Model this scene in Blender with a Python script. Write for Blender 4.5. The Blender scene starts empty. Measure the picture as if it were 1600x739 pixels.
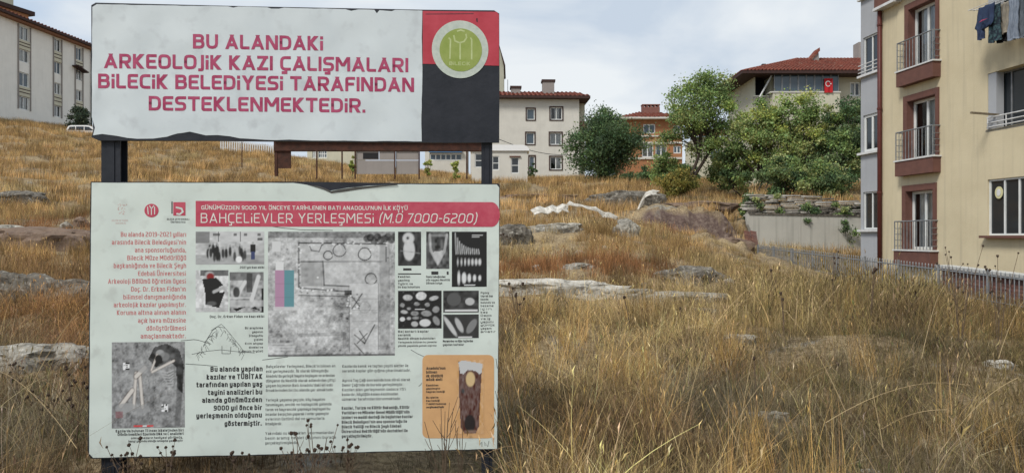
import bpy, math, random
import numpy as np
from mathutils import Vector, noise, Matrix

random.seed(7); rng = np.random.default_rng(7)
sc = bpy.context.scene
R = math.radians
F = 1150.0; CX = 800.0; CY = 369.5; E = 1.7          # focal length in photo pixels, image centre, eye height

# ------------------------------------------------------------------ camera, sky, sun, exposure
cam = bpy.data.cameras.new('camera'); cam_o = bpy.data.objects.new('camera', cam); sc.collection.objects.link(cam_o)
cam.sensor_width = 36; cam.lens = F / 1600 * 36; cam.clip_start = 0.05; cam.clip_end = 3000
cam_o.location = (0, 0, E); cam_o.rotation_euler = (R(90), 0, 0)
sc.camera = cam_o
SUN_EL, SUN_AZ = R(48), R(-138)                          # azimuth from +Y towards +X
world = bpy.data.worlds.new('World'); sc.world = world; world.use_nodes = True
wn = world.node_tree; wn.nodes.clear()
def wnode(t, **k):
    n = wn.nodes.new(t)
    for a, b in k.items(): setattr(n, a, b)
    return n
sky = wnode('ShaderNodeTexSky', sky_type='NISHITA', sun_disc=False, sun_elevation=SUN_EL, sun_rotation=SUN_AZ)
tc = wnode('ShaderNodeTexCoord'); mp = wnode('ShaderNodeMapping'); mp.inputs['Scale'].default_value = (1, 1, 2.6)
n1 = wnode('ShaderNodeTexNoise'); n1.inputs['Scale'].default_value = 2.1; n1.inputs['Detail'].default_value = 7; n1.inputs['Roughness'].default_value = .55
n2 = wnode('ShaderNodeTexNoise'); n2.inputs['Scale'].default_value = 3.1; n2.inputs['Detail'].default_value = 6; n2.inputs['Distortion'].default_value = .4
wn.links.new(tc.outputs['Generated'], mp.inputs[0]); wn.links.new(mp.outputs[0], n1.inputs[0]); wn.links.new(mp.outputs[0], n2.inputs[0])
sep = wnode('ShaderNodeSeparateXYZ'); wn.links.new(tc.outputs['Generated'], sep.inputs[0])
# the cloud deck opens towards the left of the view (west)
gap = wnode('ShaderNodeMapRange'); gap.inputs['From Min'].default_value = -.62; gap.inputs['From Max'].default_value = -.3
gap.inputs['To Min'].default_value = -.16; gap.inputs['To Max'].default_value = .26
wn.links.new(sep.outputs[0], gap.inputs[0])
ad = wnode('ShaderNodeMath', operation='ADD'); wn.links.new(n1.outputs[0], ad.inputs[0]); wn.links.new(gap.outputs[0], ad.inputs[1])
cov = wnode('ShaderNodeMapRange', interpolation_type='SMOOTHSTEP'); cov.inputs['From Min'].default_value = .3; cov.inputs['From Max'].default_value = .56; cov.inputs['To Min'].default_value = .45
wn.links.new(ad.outputs[0], cov.inputs[0])
cr = wnode('ShaderNodeValToRGB'); cr.color_ramp.elements[0].position = .38; cr.color_ramp.elements[1].position = .62
cr.color_ramp.elements[0].color = (.52, .60, .70, 1); cr.color_ramp.elements[1].color = (.76, .80, .83, 1)
wn.links.new(n2.outputs[0], cr.inputs[0])
sc10 = wnode('ShaderNodeVectorMath', operation='SCALE'); sc10.inputs['Scale'].default_value = 10.0; wn.links.new(cr.outputs[0], sc10.inputs[0])
sk = wnode('ShaderNodeVectorMath', operation='SCALE'); sk.inputs['Scale'].default_value = 1.5; wn.links.new(sky.outputs[0], sk.inputs[0])
mx = wnode('ShaderNodeMix', data_type='RGBA'); wn.links.new(cov.outputs[0], mx.inputs[0]); wn.links.new(sk.outputs[0], mx.inputs[6]); wn.links.new(sc10.outputs[0], mx.inputs[7])
bg = wnode('ShaderNodeBackground'); bg.inputs['Strength'].default_value = 0.1
wo = wnode('ShaderNodeOutputWorld'); wn.links.new(mx.outputs[2], bg.inputs[0]); wn.links.new(bg.outputs[0], wo.inputs[0])
sun = bpy.data.lights.new('sun', 'SUN'); sun.energy = 2.8; sun.angle = R(15); sun.color = (1, .95, .87)
sun_o = bpy.data.objects.new('sun', sun); sc.collection.objects.link(sun_o)
sd = Vector((math.sin(SUN_AZ) * math.cos(SUN_EL), math.cos(SUN_AZ) * math.cos(SUN_EL), math.sin(SUN_EL)))
sun_o.rotation_euler = sd.to_track_quat('Z', 'Y').to_euler(); sun_o.location = (0, 0, 60)
sc.view_settings.view_transform = 'Standard'; sc.view_settings.look = 'None'; sc.view_settings.exposure = 0.15; sc.view_settings.gamma = 1
sc.render.engine = 'CYCLES'; sc.cycles.use_denoising = True; sc.cycles.max_bounces = 6; sc.cycles.transparent_max_bounces = 12

# ------------------------------------------------------------------ helpers
def link(o, parent=None):
    sc.collection.objects.link(o)
    if parent is not None: o.parent = parent
    return o
def tag(o, label=None, cat=None, group=None, kind=None):
    if label: o['label'] = label
    if cat: o['category'] = cat
    if group: o['group'] = group
    if kind: o['kind'] = kind
    return o
def thing(name, label, cat, loc=(0, 0, 0), rz=0, group=None):
    o = bpy.data.objects.new(name, None); o.empty_display_size = .2; o.location = loc; o.rotation_euler = (0, 0, rz); link(o)
    return tag(o, label, cat, group)
def W(px, py, d): return Vector(((px - CX) / F * d, d, E + (CY - py) / F * d))
class MB:
    def __init__(s): s.v = []; s.f = []; s.mi = []
    def face(s, pts, mi=0):
        n = len(s.v); s.v += [tuple(p) for p in pts]; s.f.append(tuple(range(n, n + len(pts)))); s.mi.append(mi)
    def box(s, x0, x1, y0, y1, z0, z1, mi=0):
        n = len(s.v)
        s.v += [(x0,y0,z0),(x1,y0,z0),(x1,y1,z0),(x0,y1,z0),(x0,y0,z1),(x1,y0,z1),(x1,y1,z1),(x0,y1,z1)]
        for f in ((0,3,2,1),(4,5,6,7),(0,1,5,4),(1,2,6,5),(2,3,7,6),(3,0,4,7)):
            s.f.append(tuple(n + i for i in f)); s.mi.append(mi)
        return s
    def prism(s, poly, y0, y1, mi=0):                     # polygon in x,z extruded along y
        n = len(s.v); k = len(poly)
        s.v += [(p[0], y0, p[1]) for p in poly] + [(p[0], y1, p[1]) for p in poly]
        s.f.append(tuple(range(n, n + k))); s.f.append(tuple(range(n + 2*k - 1, n + k - 1, -1)))
        for i in range(k):
            j = (i + 1) % k; s.f.append((n + i, n + k + i, n + k + j, n + j))
        s.mi += [mi] * (k + 2); return s
    def tube(s, path, r, n=6, r1=None, mi=0, cap=True):
        path = [Vector(p) for p in path]; m = len(path); base = len(s.v)
        for i, p in enumerate(path):
            t = (path[min(i+1, m-1)] - path[max(i-1, 0)]).normalized()
            a = t.cross(Vector((0, 0, 1)))
            if a.length < .05: a = t.cross(Vector((1, 0, 0)))
            a.normalize(); b = t.cross(a)
            rr = r if r1 is None else r + (r1 - r) * i / (m - 1)
            for k in range(n):
                th = 2 * math.pi * k / n
                s.v.append(tuple(p + a * math.cos(th) * rr + b * math.sin(th) * rr))
        for i in range(m - 1):
            for k in range(n):
                k2 = (k + 1) % n
                s.f.append((base+i*n+k, base+i*n+k2, base+(i+1)*n+k2, base+(i+1)*n+k)); s.mi.append(mi)
        if cap:
            s.f.append(tuple(base + k for k in range(n))[::-1]); s.f.append(tuple(base+(m-1)*n+k for k in range(n))); s.mi += [mi, mi]
        return s
    def mesh(s, name, mats, smooth=False):
        me = bpy.data.meshes.new(name); me.from_pydata(s.v, [], s.f)
        for m in (mats if isinstance(mats, (list, tuple)) else [mats]): me.materials.append(m)
        me.polygons.foreach_set('material_index', s.mi)
        if smooth: me.polygons.foreach_set('use_smooth', [True] * len(s.f))
        me.update(); return me
    def build(s, name, mats, parent=None, smooth=False, loc=None, kind=None, label=None):
        o = bpy.data.objects.new(name, s.mesh(name, mats, smooth)); link(o, parent)
        if loc is not None: o.location = loc
        if kind: o['kind'] = kind
        if label: o['label'] = label
        return o
def box(name, m, parent, x0, x1, y0, y1, z0, z1, bev=0, label=None):
    b = MB(); b.box(x0, x1, y0, y1, z0, z1); o = b.build(name, m, parent, label=label)
    if bev:
        md = o.modifiers.new('bevel', 'BEVEL'); md.width = bev; md.segments = 2
    return o
class Plane:
    """vertical plane: local x to the right, local y away from the viewer, local z up"""
    def __init__(s, px, d, direction, z0=0):
        p = W(px, CY, d); s.o = Vector((p.x, p.y, z0)); s.a = math.atan2(direction[1], direction[0])
        s.dx = Vector((math.cos(s.a), math.sin(s.a), 0)); s.n = Vector((-math.sin(s.a), math.cos(s.a), 0))
    def L(s, px, py, off=0):
        c = Vector((0, 0, E)); r = Vector(((px - CX) / F, 1, (CY - py) / F))
        t = ((s.o + s.n * off) - c).dot(s.n) / r.dot(s.n); q = c + r * t - s.o
        return q.dot(s.dx), q.z
    def rect(s, x0, y0, x1, y1, off=0):
        xm = (x0 + x1) / 2
        return s.L(x0, CY, off)[0], s.L(x1, CY, off)[0], s.L(xm, y1, off)[1], s.L(xm, y0, off)[1]

# ------------------------------------------------------------------ materials
def nt(name):
    m = bpy.data.materials.new(name); m.use_nodes = True; t = m.node_tree
    return m, t, t.nodes['Principled BSDF']
def N(t, ty, **k):
    n = t.nodes.new(ty)
    for a, b in k.items(): setattr(n, a, b)
    return n
def pm(name, c1, c2=None, scale=5, rough=.7, bump=0, bscale=None, metal=0, spec=.3, stretch=(1, 1, 1), detail=6, lo=.35, hi=.65, c3=None, s3=40):
    m, t, b = nt(name)
    b.inputs['Roughness'].default_value = rough; b.inputs['Metallic'].default_value = metal; b.inputs['Specular IOR Level'].default_value = spec
    b.inputs['Base Color'].default_value = (*c1, 1)
    tcn = N(t, 'ShaderNodeTexCoord'); mpn = N(t, 'ShaderNodeMapping'); mpn.inputs['Scale'].default_value = stretch
    t.links.new(tcn.outputs['Object'], mpn.inputs[0])
    if c2:
        no = N(t, 'ShaderNodeTexNoise'); no.inputs['Scale'].default_value = scale; no.inputs['Detail'].default_value = detail; no.inputs['Roughness'].default_value = .62
        t.links.new(mpn.outputs[0], no.inputs[0])
        r = N(t, 'ShaderNodeValToRGB'); r.color_ramp.elements[0].position = lo; r.color_ramp.elements[1].position = hi
        r.color_ramp.elements[0].color = (*c1, 1); r.color_ramp.elements[1].color = (*c2, 1)
        t.links.new(no.outputs[0], r.inputs[0]); last = r.outputs[0]
        if c3:
            n3 = N(t, 'ShaderNodeTexNoise'); n3.inputs['Scale'].default_value = s3; n3.inputs['Detail'].default_value = 4
            t.links.new(mpn.outputs[0], n3.inputs[0])
            mr = N(t, 'ShaderNodeMapRange'); mr.inputs['From Min'].default_value = .55; mr.inputs['From Max'].default_value = .72; t.links.new(n3.outputs[0], mr.inputs[0])
            mm = N(t, 'ShaderNodeMix', data_type='RGBA'); t.links.new(mr.outputs[0], mm.inputs[0]); t.links.new(last, mm.inputs[6]); mm.inputs[7].default_value = (*c3, 1); last = mm.outputs[2]
        t.links.new(last, b.inputs['Base Color'])
    if bump:
        nb = N(t, 'ShaderNodeTexNoise'); nb.inputs['Scale'].default_value = bscale or scale * 4; nb.inputs['Detail'].default_value = 5
        t.links.new(mpn.outputs[0], nb.inputs[0]); bp = N(t, 'ShaderNodeBump'); bp.inputs['Strength'].default_value = bump; bp.inputs['Distance'].default_value = .02
        t.links.new(nb.outputs[0], bp.inputs['Height']); t.links.new(bp.outputs[0], b.inputs['Normal'])
    return m
def attr_mat(name, attr, rough=.8, inst=False, trans=0, spec=.2, mul=None):
    m, t, b = nt(name); a = N(t, 'ShaderNodeAttribute'); a.attribute_name = attr; col = a.outputs[0]
    if inst:
        a2 = N(t, 'ShaderNodeAttribute', attribute_type='INSTANCER'); a2.attribute_name = 'tint'
        mm = N(t, 'ShaderNodeMix', data_type='RGBA', blend_type='MULTIPLY'); mm.inputs[0].default_value = 1
        t.links.new(col, mm.inputs[6]); t.links.new(a2.outputs[0], mm.inputs[7]); col = mm.outputs[2]
    t.links.new(col, b.inputs['Base Color']); b.inputs['Roughness'].default_value = rough; b.inputs['Specular IOR Level'].default_value = spec
    if trans:
        tr = N(t, 'ShaderNodeBsdfTranslucent'); t.links.new(col, tr.inputs[0]); ms = N(t, 'ShaderNodeMixShader'); ms.inputs[0].default_value = trans
        t.links.new(b.outputs[0], ms.inputs[1]); t.links.new(tr.outputs[0], ms.inputs[2]); t.links.new(ms.outputs[0], t.nodes['Material Output'].inputs[0])
    return m
def plaster(name, c, dirt, c2=None, streak=.35):
    """render coat: blotches, rain streaks, fine bump"""
    m, t, b = nt(name); b.inputs['Roughness'].default_value = .9; b.inputs['Specular IOR Level'].default_value = .15
    tcn = N(t, 'ShaderNodeTexCoord')
    n_ = N(t, 'ShaderNodeTexNoise'); n_.inputs['Scale'].default_value = .7; n_.inputs['Detail'].default_value = 8; n_.inputs['Roughness'].default_value = .65; t.links.new(tcn.outputs['Object'], n_.inputs[0])
    r = N(t, 'ShaderNodeValToRGB'); r.color_ramp.elements[0].position = .3; r.color_ramp.elements[1].position = .7
    c2 = c2 or tuple(x * .84 for x in c)
    r.color_ramp.elements[0].color = (*c2, 1); r.color_ramp.elements[1].color = (*c, 1); t.links.new(n_.outputs[0], r.inputs[0])
    mpn = N(t, 'ShaderNodeMapping'); mpn.inputs['Scale'].default_value = (5, 5, .25); t.links.new(tcn.outputs['Object'], mpn.inputs[0])
    s_ = N(t, 'ShaderNodeTexNoise'); s_.inputs['Scale'].default_value = 1.2; s_.inputs['Detail'].default_value = 7; t.links.new(mpn.outputs[0], s_.inputs[0])
    mr = N(t, 'ShaderNodeMapRange'); mr.inputs['From Min'].default_value = .52; mr.inputs['From Max'].default_value = .8; mr.inputs['To Max'].default_value = streak; t.links.new(s_.outputs[0], mr.inputs[0])
    mm = N(t, 'ShaderNodeMix', data_type='RGBA'); t.links.new(mr.outputs[0], mm.inputs[0]); t.links.new(r.outputs[0], mm.inputs[6]); mm.inputs[7].default_value = (*dirt, 1)
    t.links.new(mm.outputs[2], b.inputs['Base Color'])
    nb = N(t, 'ShaderNodeTexNoise'); nb.inputs['Scale'].default_value = 22; nb.inputs['Detail'].default_value = 6; t.links.new(tcn.outputs['Object'], nb.inputs[0])
    bp = N(t, 'ShaderNodeBump'); bp.inputs['Strength'].default_value = .25; bp.inputs['Distance'].default_value = .02; t.links.new(nb.outputs[0], bp.inputs['Height']); t.links.new(bp.outputs[0], b.inputs['Normal'])
    return m
M = {}
M['navy'] = pm('navy_paint', (.012, .015, .022), (.022, .025, .034), 6, .55, .1)
M['vinyl'] = pm('faded_vinyl', (.57, .63, .66), (.52, .58, .615), 2.2, .5, .06, 5, spec=.4, c3=(.455, .50, .53), s3=7)
M['vinyl2'] = pm('panel_vinyl', (.59, .66, .625), (.54, .61, .585), 1.8, .45, .05, 6, spec=.4, c3=(.49, .54, .515), s3=9)
for _k in ('vinyl', 'vinyl2'):                        # ripples of the stretched sheet on top of its fine grain
    _t = M[_k].node_tree; _b = _t.nodes['Principled BSDF']; _old = _b.inputs['Normal'].links[0].from_node; _n = _t.nodes.new('ShaderNodeTexNoise'); _n.inputs['Scale'].default_value = 2.4; _n.inputs['Detail'].default_value = 1
    _c = _t.nodes.new('ShaderNodeTexCoord'); _t.links.new(_c.outputs['Object'], _n.inputs[0]); _p = _t.nodes.new('ShaderNodeBump'); _p.inputs['Strength'].default_value = .5; _p.inputs['Distance'].default_value = .05
    _t.links.new(_n.outputs[0], _p.inputs['Height']); _t.links.new(_p.outputs[0], _old.inputs['Normal'])
M['redprint'] = pm('faded_red_print', (.40, .045, .085), (.48, .09, .13), 9, .5)
M['magenta'] = pm('faded_magenta_lettering', (.30, .03, .09), (.40, .07, .15), 14, .55)
M['brick_text'] = pm('faded_red_text', (.42, .10, .11), (.52, .24, .23), 60, .6)
M['red_panel'] = pm('red_panel_print', (.38, .035, .055), (.46, .06, .085), 5, .5, .03)
M['blacktext'] = pm('black_text', (.02, .022, .025), (.05, .05, .05), 60, .6)
M['greytext'] = pm('worn_text', (.03, .033, .035), (.13, .14, .135), 45, .6)
M['whitetext'] = pm('white_lettering', (.70, .70, .66), (.6, .58, .55), 20, .6)
M['lime'] = pm('lime_roundel', (.22, .29, .06), (.28, .34, .10), 8, .6)
M['limelight'] = pm('lime_relief', (.45, .52, .26), (.38, .45, .2), 20, .6)
M['ringgrey'] = pm('ring_grey', (.50, .55, .50), (.40, .46, .42), 25, .6)
M['orange_card'] = pm('orange_card_print', (.60, .36, .17), (.53, .31, .15), 6, .6)
M['steel_grey'] = pm('steel', (.26, .27, .28), (.17, .18, .19), 8, .5, metal=.4)
M['whitemetal'] = pm('white_metal', (.62, .63, .63), (.5, .5, .5), 6, .4)
M['upvc'] = pm('white_plastic_frame', (.68, .69, .68), (.58, .6, .59), 3, .35)
M['yellowwall'] = plaster('pale_yellow_plaster', (.585, .515, .36), (.36, .32, .24), (.49, .425, .29), .6)
M['greywall'] = plaster('grey_plaster', (.37, .385, .41), (.25, .26, .27))
M['brown_trim'] = pm('brown_plaster', (.145, .068, .053), (.11, .053, .043), 3, .8, .2)
M['redpipe'] = pm('red_brown_pipe', (.10, .025, .02), (.075, .02, .017), 6, .5)
M['whitewall'] = plaster('offwhite_plaster', (.60, .585, .535), (.42, .41, .38))
M['leftwall'] = plaster('offwhite_plaster_brightened', (.78, .765, .72), (.5, .49, .45), (.70, .69, .65))  # brightened off-white: the colour makes up for a side without sun
M['creamwall'] = plaster('cream_plaster', (.55, .53, .42), (.36, .35, .29))
M['greenwall'] = plaster('grey_green_plaster', (.42, .42, .34), (.3, .3, .25))
M['orangewall'] = plaster('orange_plaster', (.36, .175, .085), (.28, .17, .11), (.30, .14, .07))
M['concrete'] = plaster('stained_concrete', (.50, .49, .44), (.2, .2, .175), (.42, .41, .37), .6)
M['shed'] = plaster('grey_sheet', (.30, .275, .26), (.2, .18, .17))
M['rust'] = pm('rusty_steel', (.035, .017, .013), (.075, .03, .02), 3, .85, .3)
M['dark'] = pm('painted_dark_interior', (.02, .02, .022), rough=.9)  # near-black colour painted in place of the darkness of unlit interiors
M['darkwood'] = pm('dark_eaves', (.06, .03, .025), (.035, .02, .018), 5, .8)
M['tile'] = pm('clay_tile', (.20, .062, .043), (.13, .045, .034), 1.4, .9, .2, c3=(.22, .12, .09), s3=3, spec=.1)
M['brick'] = pm('red_brick', (.24, .11, .085), (.16, .075, .065), 9, .9, .4)
M['curtain'] = pm('net_curtain', (.70, .70, .68), (.6, .6, .6), 4, .9)
M['rock'] = pm('limestone', (.33, .31, .265), (.15, .14, .12), 3.2, .95, .8, 14, c3=(.50, .48, .43), s3=9)
M['rockdark'] = pm('shaded_grey_rock', (.17, .155, .13), (.075, .066, .055), 3.5, .95, .9, 14, c3=(.33, .31, .27), s3=8)  # darker grey stone with shade put into its colour
M['soil'] = pm('bare_soil', (.19, .135, .10), (.115, .08, .062), 3, .98, .8, 12, c3=(.2, .16, .12), s3=18)
M['whiterock'] = pm('pale_limestone', (.56, .54, .49), (.30, .285, .25), 3.5, .95, .8, 14, c3=(.2, .18, .15), s3=11)
for _k in ('rock', 'rockdark', 'whiterock'):            # fracture lines
    _t = M[_k].node_tree; _b = _t.nodes['Principled BSDF']; _src = _b.inputs['Base Color'].links[0].from_socket; _c = _t.nodes.new('ShaderNodeTexCoord')
    _n = _t.nodes.new('ShaderNodeTexNoise'); _n.inputs['Scale'].default_value = 3; _t.links.new(_c.outputs['Object'], _n.inputs[0]); _a = _t.nodes.new('ShaderNodeVectorMath'); _a.operation = 'ADD'; _s = _t.nodes.new('ShaderNodeVectorMath'); _s.operation = 'SCALE'; _s.inputs['Scale'].default_value = 1.1
    _t.links.new(_n.outputs['Color'], _s.inputs[0]); _t.links.new(_c.outputs['Object'], _a.inputs[0]); _t.links.new(_s.outputs[0], _a.inputs[1])
    _v = _t.nodes.new('ShaderNodeTexVoronoi'); _v.feature = 'DISTANCE_TO_EDGE'; _v.inputs['Scale'].default_value = 1.5; _v.inputs['Randomness'].default_value = 1; _t.links.new(_a.outputs[0], _v.inputs[0])
    _m = _t.nodes.new('ShaderNodeMapRange'); _m.inputs['From Max'].default_value = .045; _m.inputs['To Min'].default_value = .62; _t.links.new(_v.outputs['Distance'], _m.inputs[0])
    _x = _t.nodes.new('ShaderNodeVectorMath'); _x.operation = 'SCALE'; _t.links.new(_src, _x.inputs[0]); _t.links.new(_m.outputs[0], _x.inputs['Scale']); _t.links.new(_x.outputs[0], _b.inputs['Base Color'])
    _old = _b.inputs['Normal'].links[0].from_node; _p = _t.nodes.new('ShaderNodeBump'); _p.inputs['Strength'].default_value = .6; _p.inputs['Distance'].default_value = .05; _t.links.new(_m.outputs[0], _p.inputs['Height']); _t.links.new(_p.outputs[0], _old.inputs['Normal'])
M['geotex'] = pm('white_geotextile', (.64, .62, .57), (.34, .32, .28), 5, .95, .5, 20, c3=(.2, .18, .15), s3=16)
M['bark'] = pm('bark', (.07, .052, .04), (.035, .028, .022), 12, .95, .6, stretch=(1, 1, .3))
M['weed'] = pm('dry_weed_stem', (.09, .06, .04), (.15, .11, .075), 30, .95)
M['seed'] = pm('dark_seed_head', (.045, .03, .023), (.075, .05, .035), 60, .95, .5)
M['leaf'] = attr_mat('leaves', 'tintc', .75, trans=.3)
M['grass'] = attr_mat('dry_grass', 'tintc', .75, inst=True, trans=.25)
M['carwhite'] = pm('white_car_paint', (.72, .72, .72), rough=.25, spec=.5)
M['rubber'] = pm('tyre', (.02, .02, .02), rough=.9)
def glass(name, tint=(.02, .025, .03), clear=0.0):
    m, t, b = nt(name)
    b.inputs['Base Color'].default_value = (*tint, 1); b.inputs['Roughness'].default_value = .06; b.inputs['Specular IOR Level'].default_value = .6
    if clear:
        tr = N(t, 'ShaderNodeBsdfTransparent'); tr.inputs[0].default_value = (.85, .88, .88, 1); gl = N(t, 'ShaderNodeBsdfGlossy'); gl.inputs['Roughness'].default_value = .04
        lw = N(t, 'ShaderNodeFresnel'); lw.inputs[0].default_value = 1.5; mr = N(t, 'ShaderNodeMath', operation='MULTIPLY'); mr.inputs[1].default_value = 1.8; t.links.new(lw.outputs[0], mr.inputs[0])
        ms = N(t, 'ShaderNodeMixShader'); t.links.new(mr.outputs[0], ms.inputs[0]); t.links.new(tr.outputs[0], ms.inputs[1]); t.links.new(gl.outputs[0], ms.inputs[2]); t.links.new(ms.outputs[0], t.nodes['Material Output'].inputs[0])
    return m
M['glass'] = glass('dark_glass'); M['glassblue'] = glass('blue_glass', (.05, .075, .10)); M['clear'] = glass('clear_glass', clear=1)

# ------------------------------------------------------------------ terrain
DS = np.array([2, 3, 5, 7, 10, 14, 18, 24, 30, 35.3, 36.4, 42, 55, 70, 90, 130], float)
XS = np.array([-300, 0, 140, 300, 405, 460, 600, 780, 950, 1100, 1160, 1185, 1300, 1450, 1600, 1900], float)
TAB = [
 [1350,1010, 785, 655, 562, 475, 415, 360, 322, 303, 293, 268, 228, 195, 172, 172],
 [1350,1010, 785, 655, 562, 478, 420, 368, 330, 310, 300, 275, 235, 205, 187, 187],
 [1350,1010, 790, 658, 567, 482, 426, 376, 338, 319, 310, 287, 250, 222, 203, 203],
 [1350,1015, 795, 662, 572, 490, 434, 388, 352, 336, 328, 305, 270, 240, 216, 222],
 [1350,1015, 795, 662, 572, 490, 435, 390, 354, 338, 330, 308, 275, 248, 232, 236],
 [1350,1015, 795, 662, 572, 490, 438, 395, 358, 342, 334, 315, 285, 262, 250, 256],
 [1350,1015, 795, 660, 570, 488, 440, 398, 363, 347, 339, 320, 292, 272, 268, 275],
 [1350,1010, 790, 657, 568, 486, 440, 398, 362, 346, 338, 318, 290, 283, 281, 285],
 [1350,1010, 790, 657, 568, 488, 442, 400, 364, 346, 338, 318, 291, 283, 281, 285],
 [1350,1010, 790, 657, 568, 490, 446, 406, 374, 352, 342, 320, 291, 283, 281, 285],
 [1350,1010, 790, 657, 568, 490, 448, 414, 386, 366, 345, 322, 295, 284, 281, 285],
 [1350,1010, 790, 658, 570, 492, 452, 418, 396, 391, 318, 308, 293, 284, 281, 285],
 [1350,1015, 795, 662, 574, 497, 460, 428, 406, 397, 316, 306, 290, 284, 281, 285],
 [1350,1015, 795, 664, 576, 502, 470, 438, 415, 405, 316, 306, 290, 284, 281, 285],
 [1350,1015, 798, 666, 578, 503, 474, 444, 420, 408, 316, 306, 290, 284, 281, 285],
 [1350,1015, 798, 666, 578, 503, 474, 444, 420, 408, 316, 306, 290, 284, 281, 285]]
ZT = (CY - np.array(TAB, float)) / F * DS[None, :] + E
US = (XS - CX) / F
def hbase(x, y):
    d = max(y, 2.0); u = x / d
    d = min(d, 129.9)
    u = min(max(u, US[0]), US[-1] - 1e-6)
    i = int(np.searchsorted(US, u, 'right') - 1); i = max(0, min(i, len(US) - 2)); a = (u - US[i]) / (US[i+1] - US[i]); a = a * a * (3 - 2 * a)
    j = int(np.searchsorted(DS, d, 'right') - 1); j = max(0, min(j, len(DS) - 2)); b = (d - DS[j]) / (DS[j+1] - DS[j])
    z = (ZT[i, j] * (1-a) + ZT[i+1, j] * a) * (1-b) + (ZT[i, j+1] * (1-a) + ZT[i+1, j+1] * a) * b
    return z
def H(x, y):
    z = hbase(x, y)
    v = Vector((x * .35, y * .35, 1.7)); k = min(1, max(0, (y - 1) / 8))
    yard = 1.0
    if x > 9.2 and 10 < y < 34: yard = .15
    z += noise.fractal(v, 1.0, 2.0, 4) * .16 * (.35 + .65 * k) * yard
    z += noise.noise(Vector((x * .11, y * .13, 5))) * .25 * k * yard
    z += max(-.06, noise.noise(Vector((x * .8, y * .7, 12)))) * .22 * k * yard * (1 if y < 45 else .4)
    if 5.4 < x < 12 and 29 < y < 40:               # eroded earth bank below the trees
        yc = 34.3 + .5 * noise.noise(Vector((x * .9, 0, 3))); mk = min(1, (x - 5.4) / 1.2) * min(1, (12 - x) / .8)
        if x > 9.9: mk *= max(0, (10.8 - x) / .9)
        z += mk * .85 * math.tanh((y - yc) / .3) * math.exp(-((y - yc) / 2.6) ** 2) + mk * .30 * noise.fractal(Vector((x * 1.6, y * 1.6, 1)), 1, 2, 4)
    # eroded terraces of the old dig
    if 9 < y < 60 and x < 9:
        s = noise.noise(Vector((x * .09, y * .3 + 7, 2.2)))
        z += .28 * max(0, s - .05) * k
    return z
def G(px, d, dz=0):
    x = (px - CX) / F * d
    return Vector((x, d, H(x, d) + dz))

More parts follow.
